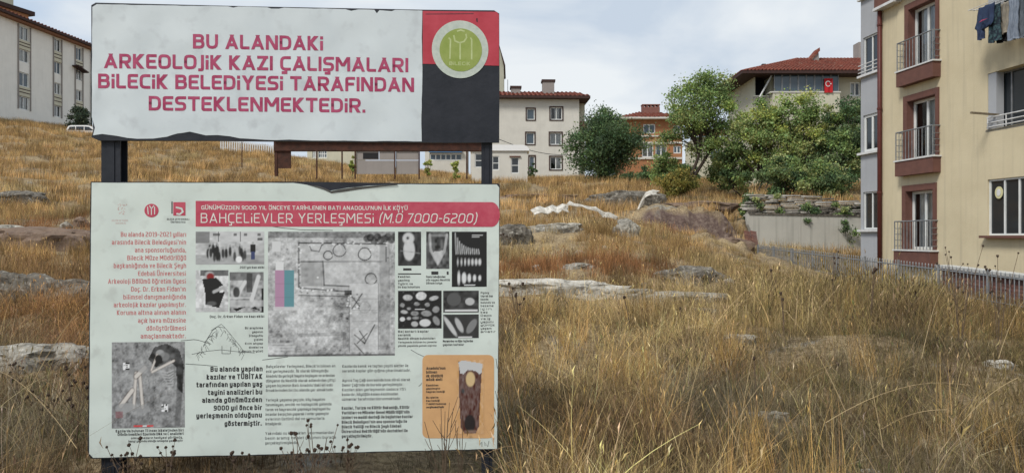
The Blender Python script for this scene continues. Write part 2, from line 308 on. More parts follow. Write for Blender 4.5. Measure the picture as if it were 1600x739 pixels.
def make_ground():
    front = np.linspace(-1.05, 1.05, 360); back = np.linspace(1.05, 2 * math.pi - 1.05, 40)[1:-1]
    ang = np.concatenate([front, back]); rad = np.concatenate([[.4, 1, 1.6], np.geomspace(2.1, 140, 400), [180, 260, 400, 700, 1200, 2200]])
    na, nr = len(ang), len(rad); co = np.zeros((nr, na, 3))
    for i, r in enumerate(rad):
        for j, a in enumerate(ang):
            x, y = math.sin(a) * r, math.cos(a) * r
            if r > 140:
                s = 135 / r; z = H(x * s, y * s) + (-(r - 140) * .02 if y > 0 else 0)
            else: z = H(x, y)
            co[i, j] = (x, y, z)
    vs = co.reshape(-1, 3); idx = np.arange(nr * na).reshape(nr, na)
    a = idx[:-1]; b = idx[1:]
    quads = np.stack([a, np.roll(a, -1, 1), np.roll(b, -1, 1), b], -1).reshape(-1, 4)[:, ::-1]
    cen = [tuple(map(int, idx[0]))]
    me = bpy.data.meshes.new('ground'); me.from_pydata(vs.tolist(), [], quads.tolist() + cen)
    me.polygons.foreach_set('use_smooth', [True] * len(me.polygons)); me.update()
    m, t, bs = nt('dry_ground'); bs.inputs['Roughness'].default_value = .98; bs.inputs['Specular IOR Level'].default_value = .1
    g = N(t, 'ShaderNodeNewGeometry')
    def nz(s, d=8, off=0):
        n = N(t, 'ShaderNodeTexNoise'); n.inputs['Scale'].default_value = s; n.inputs['Detail'].default_value = d; n.inputs['Roughness'].default_value = .65
        mpn = N(t, 'ShaderNodeMapping'); mpn.inputs['Location'].default_value = (off, off, off); t.links.new(g.outputs['Position'], mpn.inputs[0]); t.links.new(mpn.outputs[0], n.inputs[0]); return n.outputs[0]
    def ramp(f, cs):
        r = N(t, 'ShaderNodeValToRGB'); e = r.color_ramp.elements
        e[0].position, e[0].color = cs[0][0], (*cs[0][1], 1); e[1].position, e[1].color = cs[-1][0], (*cs[-1][1], 1)
        for p, c in cs[1:-1]:
            q = e.new(p); q.color = (*c, 1)
        t.links.new(f, r.inputs[0]); return r.outputs[0]
    c1 = ramp(nz(1.6), [(.3, (.09, .068, .045)), (.45, (.19, .14, .085)), (.55, (.30, .225, .13)), (.7, (.40, .31, .18))])
    c2 = ramp(nz(14, 5, 3), [(.4, (.07, .052, .035)), (.6, (.48, .385, .245))])
    mxn = N(t, 'ShaderNodeMix', data_type='RGBA'); mxn.inputs[0].default_value = .45; t.links.new(c1, mxn.inputs[6]); t.links.new(c2, mxn.inputs[7])
    rk = N(t, 'ShaderNodeMapRange'); rk.inputs['From Min'].default_value = .60; rk.inputs['From Max'].default_value = .66; t.links.new(nz(.55, 9, 11), rk.inputs[0])
    rc = ramp(nz(6, 8, 5), [(.35, (.12, .108, .09)), (.65, (.36, .335, .285))])
    mx2 = N(t, 'ShaderNodeMix', data_type='RGBA'); t.links.new(rk.outputs[0], mx2.inputs[0]); t.links.new(mxn.outputs[2], mx2.inputs[6]); t.links.new(rc, mx2.inputs[7])
    sn = N(t, 'ShaderNodeSeparateXYZ'); t.links.new(g.outputs['Normal'], sn.inputs[0]); st = N(t, 'ShaderNodeMapRange'); st.inputs['From Min'].default_value = .82; st.inputs['From Max'].default_value = .62; t.links.new(sn.outputs[2], st.inputs[0])
    so = ramp(nz(5, 8, 8), [(.3, (.07, .048, .042)), (.5, (.13, .093, .08)), (.7, (.24, .19, .155))])
    mx3 = N(t, 'ShaderNodeMix', data_type='RGBA'); t.links.new(st.outputs[0], mx3.inputs[0]); t.links.new(mx2.outputs[2], mx3.inputs[6]); t.links.new(so, mx3.inputs[7])
    t.links.new(mx3.outputs[2], bs.inputs['Base Color'])
    bp = N(t, 'ShaderNodeBump'); bp.inputs['Strength'].default_value = .9; bp.inputs['Distance'].default_value = .08; t.links.new(nz(9, 8), bp.inputs['Height']); t.links.new(bp.outputs[0], bs.inputs['Normal'])
    me.materials.append(m); o = bpy.data.objects.new('ground', me); link(o); tag(o, 'dry stony hillside ground rising away from the sign', kind='structure')
make_ground()

# ------------------------------------------------------------------ the notice board
P = Plane(140, 5.385, (math.cos(R(3.55)), math.sin(R(3.55))))
z_sign = G(460, 5.5).z
board = thing('notice_board', 'two-panel information board on dark steel posts with faded red and black Turkish text', 'notice board', (P.o.x, P.o.y, z_sign), P.a)
def S(px, py): 
    s, z = P.L(px, py); return s, z - z_sign
def Spoly(pts): return [S(*p) for p in pts]
def dense(pts, step=14, jit=.5, seed=1):
    r = random.Random(seed); out = []
    for (a, b) in zip(pts, pts[1:] + pts[:1]):
        n = max(1, int(math.hypot(b[0]-a[0], b[1]-a[1]) / step))
        for i in range(n):
            t = i / n; out.append((a[0] + (b[0]-a[0])*t + (r.uniform(-jit, jit) if i else 0), a[1] + (b[1]-a[1])*t + (r.uniform(-jit, jit) if i else 0)))
    return out
def ribbon(mb, pts, t, y, closed=False):
    """flat stroke of width t through pts (x,z) at depth y, mitred"""
    n = len(pts); V = [Vector(p) for p in pts]; L_, R_ = [], []
    for i in range(n):
        if closed: p0, p1 = V[i-1], V[(i+1) % n]
        else: p0, p1 = V[max(i-1, 0)], V[min(i+1, n-1)]
        a = (V[i] - p0); b = (p1 - V[i])
        a = a.normalized() if a.length > 1e-9 else b.normalized(); b = b.normalized() if b.length > 1e-9 else a
        tn = (a + b); tn = tn.normalized() if tn.length > 1e-6 else a
        nr = Vector((-tn.y, tn.x)); k = t / 2 / max(.7, abs(nr.dot(Vector((-a.y, a.x)))))
        L_.append(V[i] + nr * k); R_.append(V[i] - nr * k)
    for i in range(n if closed else n - 1):
        j = (i + 1) % n
        mb.face([(R_[i].x, y, R_[i].y), (R_[j].x, y, R_[j].y), (L_[j].x, y, L_[j].y), (L_[i].x, y, L_[i].y)])
r_ = .22
def _d(*st): return [list(x) for x in st]
GL = {
 'A': (.62, _d([(0,0),(.5,1)], [(1,0),(.5,1)], [(.2,.25),(.8,.25)])),
 'B': (.52, _d([(0,0),(0,1),(.94,1,r_),(.94,.54,r_),(0,.54)], [(0,.54),(1,.54,r_),(1,0,r_),(0,0)])),
 'C': (.46, _d([(1,1),(0,1,.25),(0,0,.25),(1,0)])),
 'D': (.54, _d([(0,.5),(0,0),(1,0,.3),(1,1,.3),(0,1),(0,.5)])),
 'E': (.44, _d([(1,1),(0,1,.08),(0,0,.08),(1,0)], [(0,.52),(.85,.52)])),
 'F': (.42, _d([(1,1),(0,1,.08),(0,0)], [(0,.5),(.85,.5)])),
 'G': (.52, _d([(1,1),(0,1,.25),(0,0,.25),(1,0),(1,.5),(.6,.5)])),
 'H': (.54, _d([(0,0),(0,1)], [(1,0),(1,1)], [(0,.52),(1,.52)])),
 'I': (.0, _d([(.5,0),(.5,1)])), 'i': (.0, _d([(.5,0),(.5,.58)], [(.5,.96),(.5,.98)])), 'İ': (.0, _d([(.5,0),(.5,1)], [(.5,1.2),(.5,1.3)])),
 'J': (.16, _d([(1,1),(1,-.16,.15),(0,-.16)])),
 'K': (.50, _d([(0,0),(0,1)], [(.18,.52),(1,1)], [(.18,.52),(1,0)])),
 'L': (.40, _d([(0,1),(0,0,.08),(1,0)])),
 'M': (.70, _d([(0,0),(0,1)], [(1,0),(1,1)], [(.06,1),(.5,.32)], [(.94,1),(.5,.32)])),
 'N': (.56, _d([(0,0),(0,1)], [(1,0),(1,1)], [(.05,1),(.95,0)])),
 'O': (.56, _d([(0,.5),(0,1,.28),(1,1,.28),(1,0,.28),(0,0,.28),(0,.5)])),
 'R': (.52, _d([(0,0),(0,1),(1,1,.25),(1,.42,.25),(0,.42)], [(.5,.42),(1,0)])),
 'P': (.52, _d([(0,0),(0,1),(1,1,.25),(1,.42,.25),(0,.42)])),
 'S': (.48, _d([(1,1),(0,1,.18),(0,.53,.18),(1,.50,.18),(1,0,.18),(0,0)])),
 'T': (.52, _d([(0,1),(1,1)], [(.5,1),(.5,0)])),
 'U': (.54, _d([(0,1),(0,0,.28),(1,0,.28),(1,1)])),
 'V': (.58, _d([(0,1),(.5,0)], [(1,1),(.5,0)])),
 'Y': (.58, _d([(0,1),(.5,.45)], [(1,1),(.5,.45)], [(.5,.55),(.5,0)])),
 'Z': (.48, _d([(0,1),(1,1)], [(.95,1),(.05,0)], [(0,0),(1,0)])),
 '7': (.46, _d([(0,1),(1,1)], [(.95,1),(.3,0)])), '6': (.5, _d([(.95,1),(0,1,.28),(0,0,.28),(1,0,.28),(1,.56,.28),(0,.56)])),
 '9': (.5, _d([(.05,0),(1,0,.28),(1,1,.28),(0,1,.28),(0,.44,.28),(1,.44)])),
 '2': (.48, _d([(0,1),(1,1,.25),(1,.55,.2),(0,.45,.2),(0,0),(1,0)])), '1': (.22, _d([(0,.85),(.8,1)], [(.9,1),(.9,0)])),
 '3': (.48, _d([(0,1),(1,1,.25),(1,.53,.2),(.2,.53)], [(.2,.53),(1,.53,.2),(1,0,.25),(0,0)])), '4': (.5, _d([(.7,0),(.7,1)], [(.6,1),(.02,.3)], [(0,.28),(1,.28)])),
 '5': (.48, _d([(1,1),(0,1),(0,.56),(1,.56,.25),(1,0,.25),(0,0)])), '8': (.5, _d([(0,.5),(0,1,.2),(1,1,.2),(1,0,.2),(0,0,.2),(0,.5),(1,.5)])),
 '-': (.22, _d([(0,.45),(1,.45)])), '.': (.0, _d([(.5,0),(.5,.02)])), ',': (.0, _d([(.5,.06),(.5,-.14)])), "'": (.0, _d([(.5,.8),(.5,1)])),
 '(': (.14, _d([(1,1.15),(0,.85,.1),(0,.05,.1),(1,-.2)])), ')': (.14, _d([(0,1.15),(1,.85,.1),(1,.05,.1),(0,-.2)])), '/': (.3, _d([(0,0),(1,1)])), '%': (.5, _d([(0,0),(1,1)], [(0,.8),(.1,.8)], [(.9,.2),(1,.2)])),
 'a': (.42, _d([(.05,.72),(1,.72,.2),(1,0)], [(1,.42),(0,.42,.16),(0,0,.16),(1,0)])), 'b': (.44, _d([(0,1),(0,0),(1,0,.22),(1,.72,.22),(0,.72)])),
 'c': (.36, _d([(1,.72),(0,.72,.22),(0,0,.22),(1,0)])), 'd': (.44, _d([(1,1),(1,0),(0,0,.22),(0,.72,.22),(1,.72)])),
 'e': (.42, _d([(1,0),(0,0,.22),(0,.72,.22),(1,.72,.22),(1,.36),(0,.36)])), 'f': (.26, _d([(1,1),(.35,1,.2),(.35,0)], [(0,.72),(.9,.72)])),
 'g': (.44, _d([(1,0),(0,0,.22),(0,.72,.2),(1,.72),(1,-.26,.2),(.1,-.26)])), 'h': (.44, _d([(0,1),(0,0)], [(0,.72),(1,.72,.22),(1,0)])),
 'ı': (.0, _d([(.5,0),(.5,.72)])), 'j': (.06, _d([(1,.72),(1,-.26)], [(1,.96),(1,.98)])), 'k': (.40, _d([(0,0),(0,1)], [(.2,.38),(1,.72)], [(.2,.38),(1,0)])),
 'l': (.0, _d([(.5,1),(.5,0)])), 'm': (.74, _d([(0,0),(0,.72),(1,.72,.2),(1,0)], [(.5,.72),(.5,0)])), 'n': (.44, _d([(0,0),(0,.72),(1,.72,.22),(1,0)])),
 'o': (.44, _d([(0,.36),(0,.72,.22),(1,.72,.22),(1,0,.22),(0,0,.22),(0,.36)])), 'p': (.44, _d([(0,-.26),(0,.72),(1,.72,.22),(1,0,.22),(0,0)])),
 'r': (.24, _d([(0,0),(0,.72,.18),(1,.72)])), 's': (.36, _d([(1,.72),(0,.72,.13),(0,.38,.13),(1,.35,.13),(1,0,.13),(0,0)])), 't': (.26, _d([(.3,.95),(.3,0,.2),(1,0)], [(0,.72),(1,.72)])),
 'u': (.44, _d([(0,.72),(0,0,.22),(1,0),(1,.72)])), 'v': (.46, _d([(0,.72),(.5,0)], [(1,.72),(.5,0)])), 'y': (.44, _d([(0,.72),(0,0,.2),(1,0)], [(1,.72),(1,-.26,.2),(.1,-.26)])),
 'z': (.38, _d([(0,.72),(1,.72)], [(.95,.72),(.05,0)], [(0,0),(1,0)])), 'w': (.7, _d([(0,.72),(.25,0)], [(.5,.72),(.25,0)], [(.5,.72),(.75,0)], [(1,.72),(.75,0)])),
}
GL['0'] = GL['O']
for ch, b_ in (('Ç', 'C'), ('Ş', 'S'), ('ç', 'c'), ('ş', 's')): GL[ch] = (GL[b_][0], GL[b_][1] + [[(.55,-.12),(.55,-.3),(.2,-.3)]])
for ch, b_ in (('Ö', 'O'), ('Ü', 'U')): GL[ch] = (GL[b_][0], GL[b_][1] + [[(.15,1.2),(.15,1.3)], [(.85,1.2),(.85,1.3)]])
for ch, b_ in (('ö', 'o'), ('ü', 'u')): GL[ch] = (GL[b_][0], GL[b_][1] + [[(.15,.92),(.15,1.02)], [(.85,.92),(.85,1.02)]])
for ch, b_, q in (('Ğ', 'G', 1.2), ('ğ', 'g', .92)): GL[ch] = (GL[b_][0], GL[b_][1] + [[(.1,q+.12),(.3,q),(.7,q),(.9,q+.12)]])
def stroke_text(mb, txt, x0, x1, zb, h, t, y, slant=0, gap=.13, space=.34):
    """squared stroke lettering: x0..x1 wide (x1 None: natural width from x0; x0 None: ending at x1), baseline zb, cap height h, stroke width t*h"""
    th = t * h; nl = sum(ch != ' ' for ch in txt); unit = sum(space if ch == ' ' else GL[ch][0] + gap for ch in txt) - gap
    if x1 is None: k = h; x = x0
    elif x0 is None: k = h; x = x1 - unit * k - nl * th
    else: k = max(.2 * h, (x1 - x0 - nl * th) / unit); x = x0
    cut = math.cos(0)
    for ch in txt:
        if ch == ' ': x += space * k; continue
        gw, st = GL[ch]; W_ = gw * k
        def P_(p): return Vector((x + th / 2 + p[0] * W_ if gw else x + th / 2, zb + th / 2 + p[1] * (h - th)))
        for si, stt in enumerate(st):
            yy = y - .0003 * si; pts = []; n = len(stt)
            if n == 2 and gw and abs(stt[0][0] - stt[1][0]) > .01 and abs(stt[0][1] - stt[1][1]) > .01:
                a, b_ = P_(stt[0]), P_(stt[1]); 
                if a.y > b_.y: a, b_ = b_, a
                d = b_ - a; e = d * (th / 2 / max(d.y, 1e-6)); 
                if abs(d.x) < 2.2 * d.y: 
                    if abs((a.y - th/2) - zb) < th * .3: a = a - e * 1.0
                    b_ = b_ + e if b_.y > zb + h * .6 else b_
                    hw = th / 2 * min(1.7, d.length / max(d.y, 1e-6)); a.x = min(max(a.x, x + hw * .98), x + W_ + th - hw * .98); b_.x = min(max(b_.x, x + hw * .98), x + W_ + th - hw * .98)
                    sl = lambda q: q.x + slant * (q.y - zb)
                    mb.face([(sl(a) - hw, yy, a.y), (sl(a) + hw, yy, a.y), (sl(b_) + hw, yy, b_.y), (sl(b_) - hw, yy, b_.y)]); continue
            for i, p in enumerate(stt):
                q = P_(p); r = (p[2] if len(p) > 2 else 0) * h
                if r and 0 < i < n - 1:
                    a = P_(stt[i-1]) - q; b_ = P_(stt[i+1]) - q; ra = min(r, a.length * .5, b_.length * .5); pa = q + a.normalized() * ra; pb = q + b_.normalized() * ra
                    for kk in range(4): tt = kk / 3; pts.append(pa * (1-tt)**2 + q * 2*tt*(1-tt) + pb * tt**2)
                else: pts.append(q)
            for e_, o_ in ((0, 1), (-1, -2)):                      # square ends reach the edge of the letter box
                dd = pts[e_] - pts[o_]
                if dd.length > 1e-9: pts[e_] = pts[e_] + dd.normalized() * th / 2
            ribbon(mb, [(q.x + slant * (q.y - zb), q.y) for q in pts], th, yy)
        x += W_ + th + gap * k
# posts
def post(px0, px1, name_label):
    s0, _ = S(px0, 250); s1, _ = S(px1, 250); zt = S(px0, 20)[1]; b = MB(); d = (s1 - s0)
    b.box(s0, s1, .03, .042, -.6, zt); b.box(s0, s1, .03 + d * .8, .042 + d * .8, -.6, zt); b.box((s0+s1)/2 - .02, (s0+s1)/2 + .02, .042, .03 + d * .8, -.6, zt)
    b.box(s0 + d*.3, s1 - d*.3, .024, .03, -.6, zt)
    b.build('post', M['navy'], board, label=name_label)
post(155, 185, 'wide dark steel channel post on the left'); post(752.5, 769.5, 'narrow dark steel post on the right')
# upper panel
up_out = [(143, 9), (150, 5), (400, 11), (660, 16), (772, 17), (780, 22), (780.5, 120), (780, 223), (700, 223.5), (480, 221.5), (300, 220), (155, 220), (143.5, 215), (146, 203), (143.5, 160)]
b = MB(); b.prism(Spoly(up_out)[::-1], -.004, .028); upper = b.build('upper_panel', M['navy'], board, label='upper panel with torn grey white vinyl and red emblem block')
vin = [(145, 12), (152, 7.5), (220, 9), (300, 10.2), (357, 11), (365, 13), (372, 11.4), (418, 12.5), (424, 14.5), (436, 14.7), (444, 13), (540, 15.5), (549, 18), (560, 15.8), (585, 16.3), (589, 22), (593, 17), (612, 18.5), (618, 16.5), (660, 17.5),
       (659, 60), (660, 120), (658.5, 180), (659, 221.5), (620, 221), (560, 220.8), (500, 220.2), (470, 219.4), (452, 218.6), (430, 219.5), (400, 218), (375, 216.6), (360, 213.5), (340, 211.5), (322, 212), (305, 208), (297, 206.2), (285, 208.3), (278, 209), (270, 211.2), (262, 214), (240, 217), (215, 217.3), (200, 216), (182, 212.6), (160, 209.8), (152, 211), (146, 212), (149, 200), (146, 190), (144, 183), (144.3, 100)]
def sheet(name, pts, y, m, parent, th=.002):
    b = MB(); b.prism(Spoly(pts)[::-1], y - th, y); return b.build(name, m, parent)
sheet('vinyl_sheet', dense(vin, 12, .35, 3), -.0045, M['vinyl'], upper)
sheet('red_block', [(660.5, 18), (776, 19.5), (779.5, 24), (779.8, 103.5), (660.5, 100.5)], -.0045, M['red_panel'], upper)
lines = [('BU ALANDAKi', 302, 505, 78.3, 22.5), ('ARKEOLOJiK KAZI ÇALIŞMALARI', 163, 638, 110.5, 22.5), ('BiLECiK BELEDiYESi TARAFINDAN', 154, 647, 141.5, 22.5), ('DESTEKLENMEKTEDiR.', 233, 571, 175, 22.5)]
for txt, x0, x1, yb, hp in lines:
    b = MB()
    xm = (x0 + x1) / 2; s0 = S(x0, yb)[0]; s1 = S(x1, yb)[0]; zb = S(xm, yb)[1]; h = S(xm, yb - hp)[1] - zb
    stroke_text(b, txt, s0, s1, zb, h, .2, -.0078, gap=.1); b.build('headline_text', M['magenta'], upper)
def disc(name, cx, cy, rx, ry, y, m, parent, n=56, ring=0):
    b = MB(); c = S(cx, cy); a = S(cx + rx, cy)[0] - c[0]; d = S(cx, cy - ry)[1] - c[1]
    if ring:
        o_ = [(c[0] + a * math.cos(t), c[1] + d * math.sin(t)) for t in np.linspace(0, 2*math.pi, n, endpoint=False)]
        ribbon(b, o_, ring * a, y, closed=True); return b.build(name, m, parent)
    b.prism([(c[0] + a * math.cos(t), c[1] + d * math.sin(t)) for t in np.linspace(0, 2*math.pi, n, endpoint=False)][::-1], y - .0012, y)
    return b.build(name, m, parent)
disc('emblem_ring', 719, 78, 44, 45, -.0068, M['ringgrey'], upper)
disc('emblem_face', 720, 79, 33, 33.5, -.0082, M['lime'], upper)
b = MB(); wpx = S(721, 80)[0] - S(720, 80)[0]
for pts in ([(701,60),(704,63),(703,93)], [(709,56),(711,65),(718,68),(725,66),(729,60),(728,54)], [(719,68),(719,94)], [(714,50),(720,48),(726,50)], [(735,60),(737,63),(737,94)]):
    ribbon(b, Spoly(pts), wpx * 2.4, -.0097)
stroke_text(b, 'BiLECiK', S(702, 100)[0], S(735, 100)[0], S(719, 103)[1], wpx * 5.5, .2, -.0097)
b.build('emblem_relief', M['limelight'], upper)
b = MB(); b.face([(x, -.0068, z) for x, z in Spoly([(744, 30), (746, 29), (746.5, 36), (744.5, 35)])]); b.face([(x, -.0068, z) for x, z in Spoly([(665, 22.5), (740, 22), (740, 23), (665, 23.6)])][::-1]); b.build('scratch', M['navy'], upper)

# lower panel
lo_out = [(141.5, 284), (300, 284.5), (463, 284), (640, 286.5), (779, 287), (781, 290), (779.5, 480), (777.5, 702), (600, 706), (370, 712), (143, 716), (137.5, 709), (139, 500)]
b = MB(); b.prism(Spoly(lo_out)[::-1], 0, .028); lower = b.build('lower_panel', M['navy'], board, label='large lower panel printed with photos, captions and a red title band')
vin2 = [(143.5, 285.5), (300, 286), (458, 286), (470, 287.5), (492, 291), (505, 295), (515, 298.5), (524, 297), (545, 293.5), (575, 290.5), (610, 288.5), (640, 288), (776, 288.5), (780, 293), (779, 480), (776.5, 700.5), (600, 704.5), (520, 706.5), (370, 710.5), (200, 713), (146, 714.5), (139.5, 708), (141, 500)]
sheet('vinyl_sheet', dense(vin2, 16, .25, 5), -.0005, M['vinyl2'], lower)
b = MB()                                                                       # the vinyl that has curled down below the missing strip
cu = [(500, 291.5), (512, 296), (518, 299), (530, 296.5), (555, 292.8), (620, 288)]; cl = [(480, 289.2), (505, 296.5), (518, 302.5), (535, 300.5), (565, 296), (622, 289.5)]
for i in range(5):
    p = [S(*cu[i]), S(*cu[i+1]), S(*cl[i+1]), S(*cl[i])]
    b.face([(p[3][0], -.004, p[3][1]), (p[2][0], -.004, p[2][1]), (p[1][0], -.016, p[1][1]), (p[0][0], -.016, p[0][1])])
b.build('curled_edge', M['steel_grey'], lower)
band = [(306, 314), (768, 316)] + [(768 + 13 * math.sin(t), 335.3 - 19.3 * math.cos(t)) for t in np.linspace(.1, math.pi - .1, 12)] + [(768, 354.6), (306, 354)]
sheet('title_band', band, -.0028, M['redprint'], lower, .001)
b = MB()
stroke_text(b, 'GÜNÜMÜZDEN 9000 YIL ÖNCEYE TARİHLENEN BATI ANADOLU\'NUN İLK KÖYÜ', S(315, 325)[0], S(637, 325)[0], S(476, 328)[1], wpx * 6.2, .17, -.0048); b.build('title_text', M['whitetext'], lower); b = MB()
stroke_text(b, 'BAHÇELiEVLER YERLEŞMESi', S(314, 340)[0], S(584, 340)[0], S(449, 348.5)[1], wpx * 15, .105, -.0048, gap=.16); b.build('title_text', M['whitetext'], lower); b = MB()
stroke_text(b, '(M.Ö 7000-6200)', S(592, 340)[0], S(744, 340)[0], S(668, 348.5)[1], wpx * 15, .105, -.0048, slant=.2, gap=.16)
b.build('title_text', M['whitetext'], lower)

def text_mesh(lines_, name, m, parent, y=-.0028, t=.16):
    """one part per line: (text, x0, x1, y_baseline, cap height in px)"""
    for txt, x0, x1, yb, cap in lines_:
        b = MB(); xm = x0 if x0 is not None else x1
        stroke_text(b, txt, None if x0 is None else S(x0, yb)[0], None if x1 is None else S(x1, yb)[0], S(xm, yb)[1], cap * wpx, t, y, gap=.16, space=.3); b.build('text_line', m, parent)
red = [("Bu alanda 2019-2021 yılları", 189), ("arasında Bilecik Belediyesi'nin", 175), ("ana sponsorluğunda,", 211), ("Bilecik Müze Müdürlüğü", 199), ("başkanlığında ve Bilecik Şeyh", 178), ("Edebali Üniversitesi", 216), ("Arkeoloji Bölümü öğretim üyesi", 169),
       ("Doç. Dr. Erkan Fidan'ın", 205), ("bilimsel danışmanlığında", 193), ("arkeolojik kazılar yapılmıştır.", 178), ("Koruma altına alınan alanın", 183), ("açık hava müzesine", 216), ("dönüştürülmesi", 229), ("amaçlanmaktadır.", 220)]
text_mesh([(t, x, 291 if i < 5 else 290.5, 370 + i * 12.2, 7.4) for i, (t, x) in enumerate(red)], 'red_text_block', M['brick_text'], lower, t=.16)
blk = [("Bu alanda yapılan", 329), ("kazılar ve TÜBİTAK", 323), ("tarafından yapılan yaş", 307), ("tayini analizleri bu", 325), ("alanda günümüzden", 316), ("9000 yıl önce bir", 334), ("yerleşmenin olduğunu", 307), ("göstermiştir.", 351)]
text_mesh([(t, x, 410.5 - i * .2, 580.5 + i * 12.1, 8) for i, (t, x) in enumerate(blk)], 'bold_text_block', M['blacktext'], lower, t=.22)
p1 = ["Bahçelievler Yerleşmesi, Bilecik'in bilinen en", "eski yerleşmesidir. İlk olarak Güneydoğu", "Anadolu'da yerleşik hayata başlayan ve ardından", "dünyanın da Neolitik olarak adlandırılan çiftçi", "yaşam biçiminin Batı Anadolu'daki en eski", "örneklerinden biri bu alanda yer almaktadır.", None,
      "Yerleşik yaşama geçişle, köy hayatını", "tanımlayan, avcılık ve toplayıcılık yanında", "tarım ve hayvancılık yapmaya başlayan bu", "insanlar kerpiçten yaparak / evler yapmıştır", "evlerinin üstünü dal ve çamurlarla", "örtmüşlerdir.", None,
      "Yakındaki su kaynakları ve ormanlardan", "besin aramış ve alet yapımını burada", "gerçekleştirmişlerdir."]
e1 = [524, 513, 523, 524, 520, 522, 0, 508, 518, 516, 514, 507, 441, 0, 522, 525, 466]
text_mesh([(t, 416 - i * .1, e1[i], 574.5 + i * 7.45, 4.4) for i, t in enumerate(p1) if t], 'small_text_column', M['greytext'], lower)
p2 = ["Kazılarda kemik ve taştan çeşitli aletler ile", "seramik kaplar gün ışığına çıkarılmaktadır.", None, "Ayrıca Taş Çağı sonrasında kısa süreli olarak", "Demir Çağı'nda da burada yerleşilmiştir.", "Kazılan alan yerleşmenin sadece %5'i", "kadardır, höyüğün kalanı kazılmadan", "uzmanlar tarafından korunmaktadır."]
e2 = [638, 642, 0, 641, 630, 634, 622, 627]
text_mesh([(t, 535 - i * .1, e2[i], 574 + i * 7.35, 4.4) for i, t in enumerate(p2) if t], 'small_text_column', M['greytext'], lower)
p3 = ["Kazılar, Turizm ve Kültür Bakanlığı, Kültür", "Varlıkları ve Müzeler Genel Müdürlüğü'nün", "izinleri ve maddi desteği ile başlatılan kazılar", "Bilecik Belediyesi'nin ana sponsorluğu ile", "Bilecik Valiliği ve Bilecik Şeyh Edebali", "Üniversitesi Rektörlüğü'nün destekleri ile", "gerçekleştirilmiştir."]
e3 = [640, 640, 645, 636, 627, 637, 582]
text_mesh([(t, 534, e3[i], 639.5 + i * 7.3, 4.8) for i, t in enumerate(p3)], 'small_bold_text', M['blacktext'], lower, t=.2)
caps = [("2021 yılı kazı ekibi", 375, 413, 419.5, 3.6), ("Doç. Dr. Erkan Fidan ve kazı ekibi", 328, 413, 496.5, 4),
        ("Bir araştırma", 383, 411, 514, 3.6), ("yapının", 394, 411, 520, 3.6), ("3 boyutlu", 389, 411, 526, 3.6), ("çizimi", 397, 411, 532, 3.6), ("Evin ahşap", 383, 411, 538, 3.2), ("direkleri ve", 389, 411, 544, 3.2), ("kerpiç örgüsü", 379, 411, 550, 3.2),
        ("Kemikten", 622, 641, 434, 3.4), ("yapılmış", 622, 640, 439.5, 3.4), ("figürin ve", 622, 645, 445, 3.4), ("bir kazı buluntusu", 622, 656, 450, 3.4),
        ("Deniz kabuğundan", 666, 696, 434, 3.4), ("süs eşyası Neolitik", 666, 703, 439, 3.4), ("Dönem kolye", 666, 691, 444, 3.4),
        ("Bej astarlı kaplar", 622, 670, 519.5, 3.6), ("seramik", 622, 642, 525, 3.6), ("Neolitik dönem buluntuları", 622, 680, 530.5, 3.6), ("Yerleşmede bulunan bu çanaklar", 622, 683, 536, 3), ("günlük yaşamda yemek pişirme", 622, 682, 541.5, 3),
        ("Mermerden ve diğer taşlardan", 692, 739, 534.5, 3.6), ("yapılan baltalar", 692, 725, 540, 3.6)]
caps += [(w, 751, x, 459 + i * 5.05, 3.4) for i, (w, x) in enumerate([("Pişmiş", 764), ("toprak kap", 770), ("kazıda", 763), ("bulundu ve", 773), ("bezeme", 771), ("için", 768), ("kaz", 762), ("Depo", 768), ("ve iş", 766), ("yapımı", 771), ("günlük", 773), ("yaşam", 768), ("anlatır", 774)])]
caps += [("Kazılarda bulunan 11 insan iskeletinden biri", 181, 287, 675, 4.2), ("Ölünün kemikleri üzerinde DNA ve C analizleri", 184, 287, 680.4, 4.2), ("olmuş mezarın hediyesi görülmüş,", 205, 286, 685.6, 3.6), ("hangi yaşında olduğu anlaşılıp yazılmıştır", 201, 286, 690.5, 3.4)]
caps += [("Anadolu'nun", 666, 696, 577, 4.4), ("bilinen", 666, 683, 583, 4.4), ("ilk düdüklü", 666, 692, 589, 4.4), ("müzik aleti", 666, 691, 594.5, 4.4), ("Kemikten", 666, 685, 603, 3.2), ("yapılmıştır", 666, 688, 608, 3.2), ("hayvan kemiği", 666, 695, 613, 3.2), ("Bu alette", 666, 685, 622, 3.2), ("kaz kemiği", 666, 687, 627, 3.2), ("7 delikli bulunup", 666, 697, 632, 3.2), ("sergilenmektedir", 666, 694, 637, 3.2)]
for_card = [c for c in caps if 660 < c[1] < 667 and c[3] > 560]
text_mesh([c for c in caps if c not in for_card], 'caption_text', M['blacktext'], lower, t=.2)
# card with the bone whistle
def rrect(x0, y0, x1, y1, r=9):
    out = []
    for cx_, cy_, a0 in ((x1-r, y0+r, -90), (x1-r, y1-r, 0), (x0+r, y1-r, 90), (x0+r, y0+r, 180)):
        out += [(cx_ + r * math.cos(R(a0 + k * 18)), cy_ + r * math.sin(R(a0 + k * 18))) for k in range(6)]
    return out
sheet('orange_card', rrect(660, 554, 772, 684), -.0028, M['orange_card'], lower, .001)
text_mesh(for_card, 'card_text', M['blacktext'], lower, y=-.0048, t=.2)

